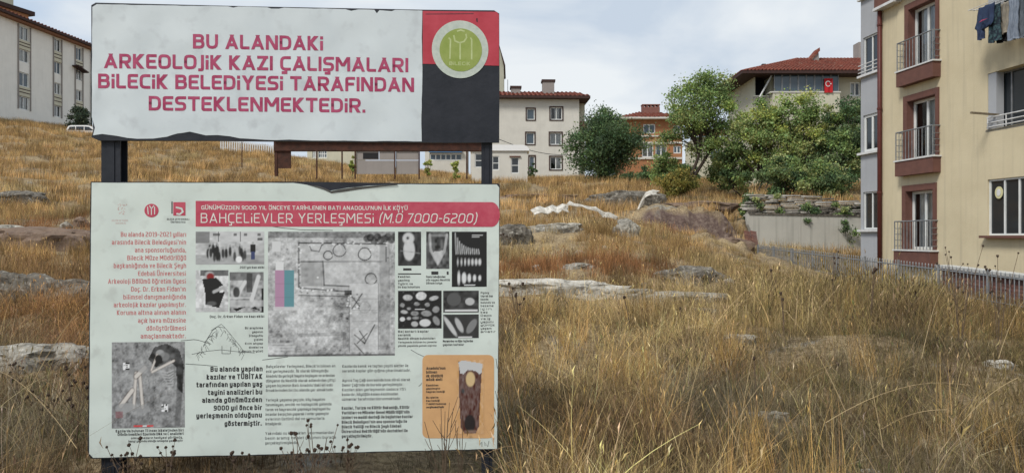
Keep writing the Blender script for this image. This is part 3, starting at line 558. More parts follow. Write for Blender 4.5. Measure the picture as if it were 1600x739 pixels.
# printed photographs: colours held at the points of a fine grid
M['print'] = attr_mat('printed_photograph', 'tintc', .5, spec=.4)
class Ras:
    def __init__(s, w, h, g=.3):
        s.w, s.h = w, h; s.a = np.ones((h, w, 3)) * g; s.yy, s.xx = np.mgrid[0:h, 0:w].astype(float); s.xx /= (w - 1); s.yy /= (h - 1)
    def noise(s, n, amp, seed, aspect=1):
        r = np.random.default_rng(seed); g = r.standard_normal((n + 2, n + 2)); x = s.xx * n; y = s.yy * n * aspect % n
        i, j = x.astype(int), y.astype(int); fx, fy = x - i, y - j; fx = fx*fx*(3-2*fx); fy = fy*fy*(3-2*fy)
        v = (g[j, i]*(1-fx) + g[j, i+1]*fx)*(1-fy) + (g[j+1, i]*(1-fx) + g[j+1, i+1]*fx)*fy
        s.a += (v * amp)[..., None]; return s
    def put(s, m, c):
        c = np.array(c if hasattr(c, '__len__') else (c, c, c)); m = np.clip(m, 0, 1)[..., None]; s.a = s.a * (1 - m) + c * m; return s
    def ell(s, cx, cy, rx, ry, c, a=1, rot=0):
        dx, dy = s.xx - cx, s.yy - cy; co, si = math.cos(rot), math.sin(rot); u = (dx*co + dy*si)/rx; v = (-dx*si + dy*co)/ry
        return s.put(a * np.clip((1 - np.sqrt(u*u + v*v)) * min(rx, ry) * s.w * .8 + .5, 0, 1), c)
    def rect(s, x0, y0, x1, y1, c, a=1): return s.put(a * ((s.xx >= x0) & (s.xx <= x1) & (s.yy >= y0) & (s.yy <= y1)).astype(float), c)
    def line(s, pts, w, c, a=1):
        for (x0, y0), (x1, y1) in zip(pts, pts[1:]):
            dx, dy = x1-x0, y1-y0; L = dx*dx + dy*dy + 1e-9; t = np.clip(((s.xx-x0)*dx + (s.yy-y0)*dy)/L, 0, 1)
            d = np.hypot(s.xx - x0 - t*dx, s.yy - y0 - t*dy); s.put(a * np.clip((w - d) * s.w + .5, 0, 1), c)
        return s
    def poly(s, pts, c, a=1):
        ins = np.zeros_like(s.xx, bool); n = len(pts)
        for i in range(n):
            (x0, y0), (x1, y1) = pts[i], pts[(i+1) % n]
            cond = ((y0 > s.yy) != (y1 > s.yy)); xi = (x1-x0)*(s.yy-y0)/((y1-y0) or 1e-9) + x0; ins ^= cond & (s.xx < xi)
        return s.put(a * ins.astype(float), c)
def photo_print(ras, x0, y0, x1, y1, label=None, y=-.0032):
    ras.a = (ras.a - .28) * 1.35 + .3 if ras.a.std() < .5 and label and 'bone object' not in label else ras.a
    h, w = ras.h, ras.w; s0, s1 = S(x0, y0)[0], S(x1, y0)[0]; zt = S((x0+x1)/2, y0)[1]; zb = S((x0+x1)/2, y1)[1]
    xs = s0 + (s1-s0) * ras.xx; zs = zt + (zb-zt) * ras.yy
    V = np.stack([xs, np.full_like(xs, y), zs], -1).reshape(-1, 3); idx = np.arange(h*w).reshape(h, w)
    q = np.stack([idx[1:, :-1], idx[1:, 1:], idx[:-1, 1:], idx[:-1, :-1]], -1).reshape(-1, 4)
    me = bpy.data.meshes.new('photo_print'); me.from_pydata(V.tolist(), [], q.tolist()); me.materials.append(M['print'])
    at = me.attributes.new('tintc', 'FLOAT_COLOR', 'POINT'); c = np.ones((h*w, 4)); c[:, :3] = np.clip(ras.a, .012, .75).reshape(-1, 3) * np.array([.97, 1, 1.03]); at.data.foreach_set('color', c.ravel())
    o = bpy.data.objects.new('photo_print', me); link(o, lower)
    if label: o['label'] = label
    return o
# aerial view of the dig
r = Ras(210, 210, .36).noise(5, .05, 1).noise(17, .05, 2).noise(50, .05, 3).noise(104, .035, 12)
r.rect(0, 0, 1, .05, .12, .6); r.noise(90, .015, 9)
for x in np.linspace(.78, 1, 9): r.ell(x, .04 + .05*random.random(), .03, .03, .05, .7)
r.rect(.22, .1, .95, .5, .46, .5); r.line([(.24,.09),(.93,.1),(.93,.24)], .005, .07, .9).line([(.24,.09),(.24,.45),(.6,.48)], .005, .09, .8)
r.rect(.26, .24, .43, .44, .27, .7).line([(.26,.24),(.43,.24),(.44,.43),(.64,.44)], .006, .1, .8).line([(.44,.24),(.9,.24)], .004, .15, .8)
for cx_, cy_, rr_ in ((.56,.15,.05),(.47,.19,.035),(.76,.18,.05),(.81,.38,.045),(.76,.61,.045)):
    for k in range(18):
        a0 = k * .35 + .2; 
        if k < 17: r.line([(cx_ + rr_*math.cos(a0)*(1+.1*math.sin(3*a0)), cy_ + rr_*math.sin(a0)), (cx_ + rr_*math.cos(a0+.35), cy_ + rr_*math.sin(a0+.35))], .004, .08, .8)
r.line([(.32,.1),(.34,.15),(.4,.16),(.42,.11)], .004, .1, .8)
r.rect(.64, .42, .87, .97, .55, .45); r.rect(.88, .1, .96, .95, .2, .45); r.line([(.24,.51),(.6,.52)], .004, .1, .8).rect(.6, .47, .66, .51, .05, .8)
for a_, b_ in (((.68,.83),(.76,.9)),((.7,.9),(.78,.82)),((.76,.9),(.84,.75)),((.68,.9),(.75,.98)),((.72,.8),(.77,.88)),((.64,.5),(.72,.6)),((.66,.62),(.74,.5))): r.line([a_, b_], .005, .09, .8)
r.line([(.64,.5),(.64,.97)], .004, .16, .7).line([(.87,.42),(.87,.95)], .004, .16, .7).line([(.25,.83),(.6,.82),(.6,.93)], .014, .13, .4).noise(40, .03, 14)
for k in range(90):                                  # stones of the walls and stray rubble
    x_, y_ = random.choice([(.24 + .7*random.random(), .1 + random.gauss(0, .008)), (.24 + random.gauss(0, .006), .1 + .36*random.random()), (.25 + .4*random.random(), .47 + random.gauss(0, .012)), (.6 + .12*random.random(), .5 + .12*random.random()), (random.random(), random.random())])
    r.ell(x_, y_, .008, .006, random.choice([.12, .2, .6, .68]), .8)
for k in range(6): r.rect(.66, .45 + k*.09, .87, .453 + k*.09, .22, .5)
r.rect(.03, .08, .1, .16, .5).rect(.06, .24, .12, .31, .55).rect(.055, .31, .125, .62, (.36, .23, .31)).rect(.125, .31, .205, .61, (.14, .25, .275))
for k in range(5): r.rect(.055, .36 + k*.055, .205, .363 + k*.055, .1, .25)
r.rect(.04, .6, .24, .63, .5, .7).rect(0, .985, 1, 1, .05, .6)
for k, w in ((0, .18), (1, .2), (2, .19), (3, .1)): r.rect(.02, .89 + k*.025, .02 + w, .9 + k*.025, .5, .6)
photo_print(r, 419, 362, 617, 556, 'grey aerial photo of the excavation with a pink and a teal strip')
# skeleton photo
r = Ras(90, 105, .24).noise(5, .025, 21).noise(24, .03, 22).noise(60, .035, 23)
r.poly([(.5,.2),(.58,.06),(.75,.02),(.93,.1),(.99,.3),(.97,.6),(.9,.55),(.88,.3),(.8,.22),(.6,.3)], .05, .8).line([(.93,.5),(.9,.95)], .04, .08, .5).noise(18, .03, 27)
r.ell(.66, .14, .06, .05, .3).ell(.72, .17, .07, .05, .22, .8)
for a_, b_, w in (((.62,.15),(.54,.33),.014), ((.55,.35),(.85,.22),.016), ((.33,.36),(.30,.76),.022), ((.38,.36),(.42,.76),.022), ((.45,.3),(.33,.4),.03), ((.28,.56),(.12,.74),.03)):
    r.line([a_, b_], w * 1.15, (.12, .1, .09), .7).line([a_, b_], w * .8, (.50, .47, .44), 1)
r.ell(.64, .2, .05, .05, .04)
for k in range(6): r.line([(.66+.02*k, .34+.035*k), (.76+.015*k, .36+.03*k), (.84, .33+.03*k)], .007, .42, .7)
for k in range(3): r.line([(.62+.03*k, .30+.03*k), (.72+.02*k, .44+.02*k), (.6+.02*k, .54)], .006, .34, .6)
r.ell(.2, .76, .14, .055, .3, .8).ell(.43, .78, .09, .05, .27, .7).ell(.42, .31, .07, .05, .3, .8)
for x, y in ((.2, .28), (.72, .77)):
    r.rect(x-.045, y-.045, x+.045, y+.045, .6)
    for i in range(4):
        for j in range(4):
            if random.random() < .5: r.rect(x-.04+i*.02, y-.04+j*.02, x-.022+i*.02, y-.022+j*.02, .04)
r.rect(.3, .965, .42, .985, (.5, .1, .1)).rect(.42, .965, .48, .985, .5).rect(.48, .965, .57, .985, (.5, .1, .1)).rect(.05, .8, .15, .88, (.22, .08, .09), .5)
photo_print(r, 175, 534, 289, 668, 'grey photo of a crouched skeleton in its grave')
# team photo
r = Ras(107, 51, .42).noise(5, .05, 31).noise(18, .05, 32)
r.rect(0, 0, .2, .35, .12, .7).rect(0, .72, 1, 1, .2, .5); r.rect(.3, 0, 1, .3, .45, .6)
for x in (.25, .3, .55, .7, .9): r.rect(x, .05, x+.05, .12, .1, .8)
for x in (.33, .65): r.rect(x, 0, x+.006, .3, .08)
for k in range(26):
    x = .17 + .58 * random.random(); y = .35 + .25 * random.random(); r.ell(x, y+.17, .022, .15, random.choice([.03, .05, .08, .4]), .9); r.ell(x, y, .014, .035, .3)
r.ell(.63, .85, .045, .1, .6).rect(.8, .4, .87, .62, .04).rect(.81, .62, .86, .85, (.09, .1, .16)).ell(.835, .35, .015, .04, .3).rect(.9, .2, .98, .27, .07, .8)
photo_print(r, 306, 362, 413, 413, 'grey group photo of the excavation team')
r = Ras(40, 56, .5).noise(5, .06, 41).noise(14, .07, 42).noise(30, .04, 44)
r.rect(.15, 0, 1, .14, .06, .8).ell(.42, .1, .13, .07, .35).ell(.45, .16, .12, .09, (.22, .07, .07)).poly([(.2,.22),(.62,.18),(.85,.35),(.7,.42),(.75,.6),(.55,.85),(.3,.82),(.28,.5)], .03)
r.line([(.55,.52),(.85,.42),(.95,.55)], .04, .35).poly([(.6,.55),(.9,.52),(.72,.9),(.5,.88)], .05).ell(.48, .8, .16, .06, .15, .8).rect(0, .9, 1, 1, .3, .4)
photo_print(r, 306, 422, 357, 487, 'photo of a kneeling archaeologist in dark clothes')
r = Ras(42, 52, .3).noise(4, .06, 51).noise(14, .08, 52)
r.rect(0, 0, 1, .2, .13, .7).line([(.45,.25),(.2,.62)], .05, .5).line([(.85,.12),(.65,.68)], .06, .5).rect(.5, .02, .66, .5, .08, .8).ell(.2, .5, .1, .14, .06, .9).rect(0, .62, .6, .66, .5, .7).poly([(.1,.9),(.45,.86),(.2,.98)], .04).poly([(.62,.9),(.9,.95),(.75,.85)], .03).rect(.94, .4, 1, 1, .03).rect(0, .7, 1, .85, .5, .5)
photo_print(r, 359, 425, 412, 488, 'grey photo of two excavators bending over')
# finds on black
def bk(w, h): return Ras(w, h, .035).noise(5, .006, w)
r = bk(26, 36).ell(.45, .2, .25, .17, .55).ell(.48, .55, .25, .3, .55).ell(.48, .38, .2, .1, .55).ell(.42, .19, .06, .045, .02).line([(.1,.56),(.6,.6),(.95,.64)], .008, .3).noise(9, .02, 3); photo_print(r, 622, 362, 658, 415)
r = Ras(26, 40, .09).noise(4, .02, 4).line([(.15,.1),(.9,.1)], .03, .25).line([(.15,.1),(.2,.5),(.45,.8)], .05, .4).line([(.9,.1),(.8,.5),(.5,.85)], .05, .4).poly([(.22,.55),(.75,.5),(.48,.88)], .45).noise(12, .05, 5); photo_print(r, 666, 362, 702, 420)
r = bk(42, 64)
for k in range(12): r.line([(.1+.06*k, .33 - .3*math.exp(-k*.35)), (.12+.06*k, .4)], .011, .5)
for k in range(7): r.ell(.17+.105*k, .55, .018+.004*k, .06, .5)
for k, (a, hh) in enumerate(((.04,.12),(.065,.1),(.05,.075),(.045,.06),(.04,.05))): r.ell(.2+.15*k, .84, a, hh, .55)
r.rect(.35, .965, .68, .98, .6).rect(.58, .05, .9, .065, .4).rect(.58, .085, .8, .1, .4); photo_print(r, 706, 362, 760.5, 448, 'dark photo of rows of small bone tools')
r = bk(62, 56)
for (x, y, a, b_, ro) in ((.22,.18,.11,.08,.1),(.53,.14,.12,.11,0),(.82,.2,.11,.06,-.3),(.1,.38,.05,.06,0),(.43,.35,.07,.05,0),(.67,.37,.06,.055,0),(.14,.56,.08,.05,.2),(.25,.47,.05,.04,0),(.38,.6,.09,.06,0),(.65,.6,.12,.08,.1),(.87,.5,.08,.09,.5),(.1,.75,.06,.06,0),(.25,.73,.05,.04,0),(.4,.72,.08,.04,0),(.62,.85,.13,.1,0),(.88,.8,.07,.13,-.4),(.38,.88,.08,.07,.3)):
    r.ell(x, y, a, b_, random.choice([.25, .38, .5, .5]), 1, ro); r.noise(25, .008, int(x*99))
r.rect(.38, .49, .62, .505, .65); photo_print(r, 622, 454, 690, 513, 'dark photo of pottery sherds')
r = bk(52, 34).noise(8, .02, 8).ell(.3, .4, .2, .3, .09).ell(.75, .5, .13, .17, .45).rect(.05, .86, .97, .95, .6); photo_print(r, 692.5, 454, 748, 488)
r = bk(52, 36).ell(.2, .5, .07, .45, .5, 1, -.4).ell(.45, .45, .08, .32, .42, 1, -.3).ell(.8, .5, .11, .32, .2, 1, .35).rect(.42, .94, .82, .98, .6); photo_print(r, 692.5, 491, 748, 528)
# drawing of the hut
b = MB(); rd = random.Random(4)
for k in range(60):
    side = rd.choice([-1, 1]); t = rd.random(); x = 345 + side * (4 + 32 * t) + rd.uniform(-3, 3); y = 512 + 42 * t + rd.uniform(-3, 3)
    ribbon(b, Spoly([(x, y), (x + rd.uniform(-7, 7), y + rd.uniform(2, 9))]), wpx * .5, -.0028 - .00001 * k)
ribbon(b, Spoly([(300, 553), (325, 548), (345, 546), (372, 549), (398, 551)]), wpx * .6, -.0036); ribbon(b, Spoly([(318, 540), (332, 516), (340, 510), (352, 512), (375, 540), (383, 552)]), wpx * .6, -.0037)
ribbon(b, Spoly([(330, 516), (346, 506), (352, 512)]), wpx * .5, -.0038); ribbon(b, Spoly([(347, 540), (347, 552), (360, 552), (361, 541)]), wpx * .6, -.0039)
b.build('hut_drawing', M['greytext'], lower)
# bone whistle picture on the card
r = Ras(50, 92, .3); r.a[:] = np.array((.57, .335, .16)); yy = r.yy
r.poly([(.06,.02),(.94,.06),(.86,.55),(.82,.9),(.7,.99),(.3,1),(.14,.92),(.08,.5)], (.12, .065, .055)); r.noise(14, .03, 61).noise(30, .025, 62)
r.poly([(.05,.03),(.2,0),(.95,.05),(.93,.16),(.85,.2),(.7,.15),(.4,.13),(.25,.19),(.12,.18)], .5)
r.ell(.5, .26, .17, .1, (.58, .42, .22)).ell(.48, .86, .2, .12, (.02, .015, .015)).ell(.22, .42, .06, .03, .05).ell(.5, .97, .22, .02, (.3, .2, .15), .7)
photo_print(r, 714, 562, 756, 677, 'printed picture of a bone object with two round holes', y=-.0052)
# logos
b = MB(); rd = random.Random(9)
for k in range(34):
    x, y = 184 + rd.random() * 15, 318 + rd.random() * 17; p = Spoly([(x, y), (x + 1.3, y), (x + 1.3, y + 1.3), (x, y + 1.3)]); b.face([(q[0], -.0028, q[1]) for q in p][::-1])
b.build('faded_logo', pm('pale_pink_dots', (.52, .38, .36), rough=.6), lower); b = MB()
stroke_text(b, 'KÜLTÜR VE TURİZM', S(175, 344)[0], S(200, 344)[0], S(187, 346)[1], wpx * 2.4, .14, -.0028)
stroke_text(b, 'BAKANLIĞI'.replace('Ğ', 'G'), S(181, 348)[0], S(197, 348)[0], S(189, 350)[1], wpx * 2.4, .14, -.0028)
b.build('faded_logo_text', pm('pale_pink_print', (.52, .38, .36), rough=.6), lower)
disc('round_logo', 237, 329, 11, 10.5, -.0028, M['redprint'], lower)
b = MB()
for pts in ([(231,323),(232,335)], [(234,321),(236,325),(238,325),(241,321)], [(237,325),(237,336)], [(242,323),(242,335)]): ribbon(b, Spoly(pts), wpx * 1.3, -.0046)
b.build('round_logo_marks', M['vinyl2'], lower)
sheet('square_logo', [(271, 316), (290, 316), (290, 337), (271, 337)], -.0028, M['redprint'], lower, .001)
b = MB(); ribbon(b, Spoly([(275, 324), (284, 326), (286, 331), (281, 335), (276, 334)]), wpx * 2.6, -.0046); b.build('square_logo_curve', M['vinyl2'], lower)
b = MB(); ribbon(b, Spoly([(269, 315), (269, 334)]), wpx * 1.8, -.0028)
stroke_text(b, 'BiLECiK ŞEYH EDEBALi', S(261, 342)[0], S(296, 342)[0], S(278, 344)[1], wpx * 2.8, .17, -.0028); stroke_text(b, 'ÜNiVERSiTESi', S(267, 347)[0], S(290, 347)[0], S(278, 348.6)[1], wpx * 2.8, .17, -.0028)
b.build('logo_lettering', M['blacktext'], lower)
b = MB()                                                                        # cracks and scratches, scale bars
for k, pts in enumerate(([(420,353),(440,356),(470,359),(520,360)], [(283,532),(295,531),(303,530),(310,531),(330,537)], [(642,546),(652,552),(668,559)], [(654,603),(657,601),(659,598)], [(290,568),(320,570),(340,572)], [(410,562),(450,557)],
            [(749,694),(753,690),(753,697)], [(758,696),(757,690),(762,697),(764,688)], [(775,560),(777,575)], [(774,610),(777,625)], [(760,605),(765,612)])):
    ribbon(b, Spoly(pts), wpx * .8, -.0034 - .00002 * k)
b.build('surface_crack', M['greytext'], lower)
b = MB()
for x0, y0, x1, y1 in ((622, 427, 658, 428.8), (630, 419, 643, 422.5), (674, 424, 685, 429), (698, 424, 701, 429)): 
    b.face([(q[0], -.003, q[1]) for q in Spoly([(x0, y1), (x1, y1), (x1, y0), (x0, y0)])])
b.build('scale_bar', M['blacktext'], lower)

# ------------------------------------------------------------------ buildings
def holes_wall(root, m, s0, s1, z0, z1, holes, reveal=.18, depth=8, name='wall', rm=None, y=0):
    xs = sorted({s0, s1} | {h[0] for h in holes} | {h[1] for h in holes}); zs = sorted({z0, z1} | {h[2] for h in holes} | {h[3] for h in holes})
    xs = [x for x in xs if s0 - 1e-6 <= x <= s1 + 1e-6]; zs = [z for z in zs if z0 - 1e-6 <= z <= z1 + 1e-6]
    b = MB()
    for x0, x1 in zip(xs, xs[1:]):
        for a, c in zip(zs, zs[1:]):
            xm, zm = (x0+x1)/2, (a+c)/2
            if any(h[0] < xm < h[1] and h[2] < zm < h[3] for h in holes): continue
            b.face([(x0, y, a), (x1, y, a), (x1, y, c), (x0, y, c)])
    for h in holes:
        x0, x1, a, c = h[:4]; d = y + reveal
        b.face([(x0, y, a), (x0, y, c), (x0, d, c), (x0, d, a)], 1); b.face([(x1, y, c), (x1, y, a), (x1, d, a), (x1, d, c)], 1)
        b.face([(x0, y, c), (x1, y, c), (x1, d, c), (x0, d, c)], 1); b.face([(x0, d, a), (x1, d, a), (x1, y, a), (x0, y, a)], 1)
    D = y + depth
    b.face([(s0, D, z0), (s0, y, z0), (s0, y, z1), (s0, D, z1)]); b.face([(s1, y, z0), (s1, D, z0), (s1, D, z1), (s1, y, z1)])
    b.face([(s1, D, z0), (s0, D, z0), (s0, D, z1), (s1, D, z1)]); b.face([(s0, y, z1), (s1, y, z1), (s1, D, z1), (s0, D, z1)])
    return b.build(name, [m, rm or m], root)
def window(root, h, y, fm, gm='glass', mull=1, ft=.06, curtain=None, sill=None, transom=None, name='window', pane_name='pane', label=None):
    """frame with mullions, panes and a black box painted as the unlit room behind, in opening h=(x0,x1,z0,z1)"""
    x0, x1, z0, z1 = h[:4]; x0 += .004; x1 -= .004; z0 += .004; z1 -= .004; b = MB()
    b.box(x0, x0+ft, y, y+.07, z0, z1); b.box(x1-ft, x1, y, y+.07, z0, z1); b.box(x0+ft, x1-ft, y, y+.07, z0, z0+ft); b.box(x0+ft, x1-ft, y, y+.07, z1-ft, z1)
    w = (x1 - x0 - 2*ft)
    for k in range(mull):
        c = x0 + ft + w * (k+1) / (mull+1); b.box(c - ft*.5, c + ft*.5, y+.003, y+.067, z0+ft, z1-ft)
    if transom: b.box(x0+ft, x1-ft, y+.006, y+.064, z0+(z1-z0)*transom-ft*.4, z0+(z1-z0)*transom+ft*.4)
    fo = b.build(name, M[fm], root, label=label)
    for k in range(mull + 1):
        a = x0 + ft + w * k / (mull+1); c = x0 + ft + w * (k+1) / (mull+1); g = MB(); g.face([(a, y+.035, z0+ft), (c, y+.035, z0+ft), (c, y+.035, z1-ft), (a, y+.035, z1-ft)])
        g.build(pane_name, M['clear'] if (curtain or gm == 'clear') else M[gm], fo)
    if curtain or gm == 'clear':
        g = MB(); yb = y + .7
        g.face([(x0, yb, z0), (x1, yb, z0), (x1, yb, z1), (x0, yb, z1)]); g.face([(x0, y+.08, z0), (x0, yb, z0), (x0, yb, z1), (x0, y+.08, z1)]); g.face([(x1, yb, z0), (x1, y+.08, z0), (x1, y+.08, z1), (x1, yb, z1)])
        g.face([(x0, y+.08, z1), (x0, yb, z1), (x1, yb, z1), (x1, y+.08, z1)]); g.face([(x0, y+.08, z0), (x1, y+.08, z0), (x1, yb, z0), (x0, yb, z0)]); g.build('painted_dark_room', M['dark'], fo)  # shallow black box, the gloom of the room is its colour
    for (c0, c1) in (curtain or []):
        g = MB(); n = max(6, int((c1-c0)*(x1-x0)/.05)); xs = [x0 + (x1-x0)*(c0+(c1-c0)*i/n) for i in range(n+1)]; ys = [y + .16 + .03*math.sin(i*1.9+x0) for i in range(n+1)]
        for i in range(n): g.face([(xs[i], ys[i], z0+.03), (xs[i+1], ys[i+1], z0+.03), (xs[i+1], ys[i+1], z1-.02), (xs[i], ys[i], z1-.02)])
        g.build('curtain', M['curtain'], fo, smooth=True)
    if sill: box('sill', M[sill], fo, x0-.08, x1+.08, y-.26, y+.02, z0-.075, z0-.006)
    return fo
def tile_slope(mb, e0, e1, r0, r1, pitch=.28, r=.05):
    """half round tiles running up a slope: eave e0->e1, ridge r0->r1 (all Vectors); the part above a hip is cut"""
    e0, e1, r0, r1 = map(Vector, (e0, e1, r0, r1)); d = (e1 - e0); L = d.length; d.normalize(); up = (r0 - e0) - d * (r0 - e0).dot(d); a0 = (r0 - e0).dot(d); a1 = (r1 - e0).dot(d)
    nrm = d.cross(up).normalized(); n = int(L / pitch)
    mb.face([e0, e1, r1, r0])
    for i in range(n):
        s = (i + .5) * L / n; t = 1
        if a0 > 1e-3: t = min(t, s / a0)
        if L - a1 > 1e-3: t = min(t, (L - s) / (L - a1))
        if t < .06: continue
        p = e0 + d * s; rows = max(1, int(t * up.length / .42))
        for k in range(rows):
            q0 = p + up * (t * k / rows) + nrm * .035; q1 = p + up * (t * (k + 1.08) / rows if k < rows - 1 else t) + nrm * .012
            w = d * (r * 1.5); hgt = nrm * r
            mb.face([q0 - w, q0 + hgt - w * .4, q1 + hgt * .8 - w * .35, q1 - w * .85]); mb.face([q0 + hgt - w * .4, q0 + hgt + w * .4, q1 + hgt * .8 + w * .35, q1 + hgt * .8 - w * .35]); mb.face([q0 + hgt + w * .4, q0 + w, q1 + w * .85, q1 + hgt * .8 + w * .35])
            mb.face([q0 - w, q0 + w, q0 + hgt + w * .4, q0 + hgt - w * .4])

# --- pale yellow apartment block on the right
Y = Plane(1378, 25.6, (.122, -1), 0)
yb_root = thing('apartment_building', 'pale yellow apartment block with brown balcony surrounds and grey bay column at the right edge', 'building', (Y.o.x, Y.o.y, 0), Y.a)
zb = -.55; zt = 11.6; sR = 15.5
doors = [dict(fr=(1415, 1468), top=-3, bot=103, rail=62, box=(105, 131)), dict(fr=(1413, 1468), top=144, bot=247, rail=207, box=(248.5, 273.5)), dict(fr=(1411, 1464), top=288, bot=390, rail=350, box=(392, 414))]
dh = []
for q in doors:
    s0, s1, z0, z1 = Y.rect(q['fr'][0], q['top'], q['fr'][1], q['bot']); q['h'] = (s0 + .17, s1 - .12, z0, z1 - .18); q['o'] = (s0, s1, z0, z1); dh.append(q['h'])
wins = []
for (x0, x1, yt, yb_) in ((1544, 1640, -60, 60), (1543, 1642, 100, 192), (1543, 1642, 280, 369)):
    wins.append(Y.rect(x0, yt, x1, yb_))
# z of windows measured at their left jamb
wins[1] = (*wins[1][:2], Y.L(1543, 203)[1], Y.L(1543, 116)[1]); wins[2] = (*wins[2][:2], Y.L(1543, 368)[1], Y.L(1543, 281)[1]); fl = wins[1][2] - wins[2][2]; wins[0] = (*wins[1][:2], wins[1][2] + fl, wins[1][3] + fl)
top_door = tuple([*dh[0][:2], dh[0][2] + fl, dh[0][3] + fl])
extra = [(12.2, 14.2, w[2] + .1, w[3]) for w in wins] + [(*wins[0][:2], wins[0][2] + fl, wins[0][3] + fl), (12.2, 14.2, wins[0][2] + fl, wins[0][3] + fl)]
holes = dh + wins + extra + [top_door]
holes_wall(yb_root, M['yellowwall'], 0, sR, zb, zt, holes, reveal=.3, depth=11, rm=M['yellowwall'])
box('flat_roof', M['darkwood'], yb_root, -2.6, sR + .6, -.6, 11.6, zt + .004, zt + .3)
box('plinth', M['greywall'], yb_root, -.03, sR + .03, -.05, 11.05, -2.4, zb - .003)
for i, q in enumerate(doors):
    s0, s1, z0, z1 = q['o']; h = q['h']; y = -.05
    b = MB(); b.box(s0, h[0], y, .0, z0, z1); b.box(h[1], s1, y, .0, z0, z1); b.box(h[0], h[1], y, .0, h[3], z1)
    b.box(h[0]-.002, h[0]+.02, y+.003, .29, z0, h[3]); b.box(h[1]-.02, h[1]+.002, y+.003, .29, z0, h[3]); b.box(h[0]+.02, h[1]-.02, y+.003, .29, h[3]-.02, h[3]+.002)
    b.build('door_surround', M['brown_trim'], yb_root)
    window(yb_root, (h[0]+.02, h[1]-.02, h[2], h[3]-.02), .2, 'upvc', mull=1, ft=.085, curtain=[[(.05, .95)], [(.3, .92)], [(.08, .6), (.68, .96)]][i], name='balcony_door')
    zx = z0 - .003
    bx0, bx1 = s0 - .1, s1 + .06; bo = box('balcony_box', M['brown_trim'], yb_root, bx0, bx1, -.27, -.003, zx - .52, zx - .05)
    box('balcony_coping', M['whitemetal'], bo, bx0 - .04, bx1 + .04, -.30, -.003, zx - .046, zx)
    rz = zx + .92; ra = MB(); ra.tube([(bx0+.03, 0, rz), (bx0+.03, -.25, rz), (bx1-.03, -.25, rz), (bx1-.03, 0, rz)], .022, 6); rail = ra.build('railing', M['steel_grey'], yb_root)
    n = 11
    for k in range(n + 1):
        x = bx0 + .03 + (bx1 - bx0 - .06) * k / n; g = MB(); g.tube([(x, -.25, zx), (x, -.25, rz)], .013 if k % n else .02, 5); g.build('baluster', M['steel_grey'], rail)
    for sx in (bx0 + .03, bx1 - .03):
        for k in range(4):
            g = MB(); zz = zx + .12 + k * .19; g.tube([(sx, 0, zz), (sx, -.24, zz)], .01, 5); g.build('side_bar', M['steel_grey'], rail)
# upper-floor balcony whose underside shows at the top edge of the photograph
s0, s1, z0, z1 = doors[0]['o']; zx = z0 + fl
b = MB(); b.box(s0 - 1.3, s1 + .06, -.27, -.003, zx - .52, zx - .05); b.build('balcony_box', M['brown_trim'], yb_root); box('ledge_moulding', M['whitemetal'], yb_root, s0 - 1.35, s0 - .2, -.3, -.003, zx - .62, zx - .53)
window(yb_root, top_door, .2, 'upvc', curtain=[(.1, .9)], ft=.085, name='balcony_door')
for w in extra: window(yb_root, w, .24, 'upvc', 'glass', mull=2, sill='whitemetal')
window(yb_root, wins[2], .05, 'upvc', 'glass', mull=3, ft=.05, sill='brown_trim')
for w, st in ((wins[1], 0), (wins[0], 1)):
    fo = window(yb_root, w, .26, 'steel_grey', 'glass', mull=3, ft=.04, sill='greywall')
    for zz in (.32, .17, .05):
        g = MB(); g.tube([(w[0] + .05, -.06, w[2] + zz), (w[1] - .02, -.06, w[2] + zz)], .018, 6); g.build('guard_rail', M['whitemetal'], yb_root)
    for k in range(4):
        x = w[0] + .08 + (w[1] - w[0] - .14) * k / 3; g = MB(); g.tube([(x, -.06, w[2]), (x, -.06, w[2] + .34)], .016, 6); g.build('rail_post', M['whitemetal'], yb_root)
    b = MB(); b.box(w[0]+.003, w[0]+.3, .02, .25, w[2], w[3]-.003); b.build('jamb_panel', M['greywall'], yb_root)
# round plate behind the lowest window
c = Y.L(1559, 301); b = MB(); b.prism([(c[0] + .14*math.cos(t), c[1] + .17*math.sin(t)) for t in np.linspace(0, 2*math.pi, 20, endpoint=False)][::-1], .03, .045); b.build('round_sticker', pm('cream_sticker', (.55, .52, .3), rough=.6), yb_root)
b = MB(); b.prism([(c[0] + .07*math.cos(t), c[1] + .1*math.sin(t)) for t in np.linspace(0, 2*math.pi, 20, endpoint=False)][::-1], .02, .029); b.build('sticker_centre', M['whitemetal'], yb_root)
# drainpipe
g = MB(); g.tube([(.02, -.1, zb - .3), (.02, -.1, zt)], .075, 8); dp = g.build('drainpipe', M['redpipe'], yb_root, smooth=True)
for zz in (0.4, 3.2, 6.1, 9):
    g = MB(); g.tube([(.02, -.1, zz), (.02, -.1, zz + .06)], .092, 8); g.build('pipe_bracket', M['redpipe'], dp)
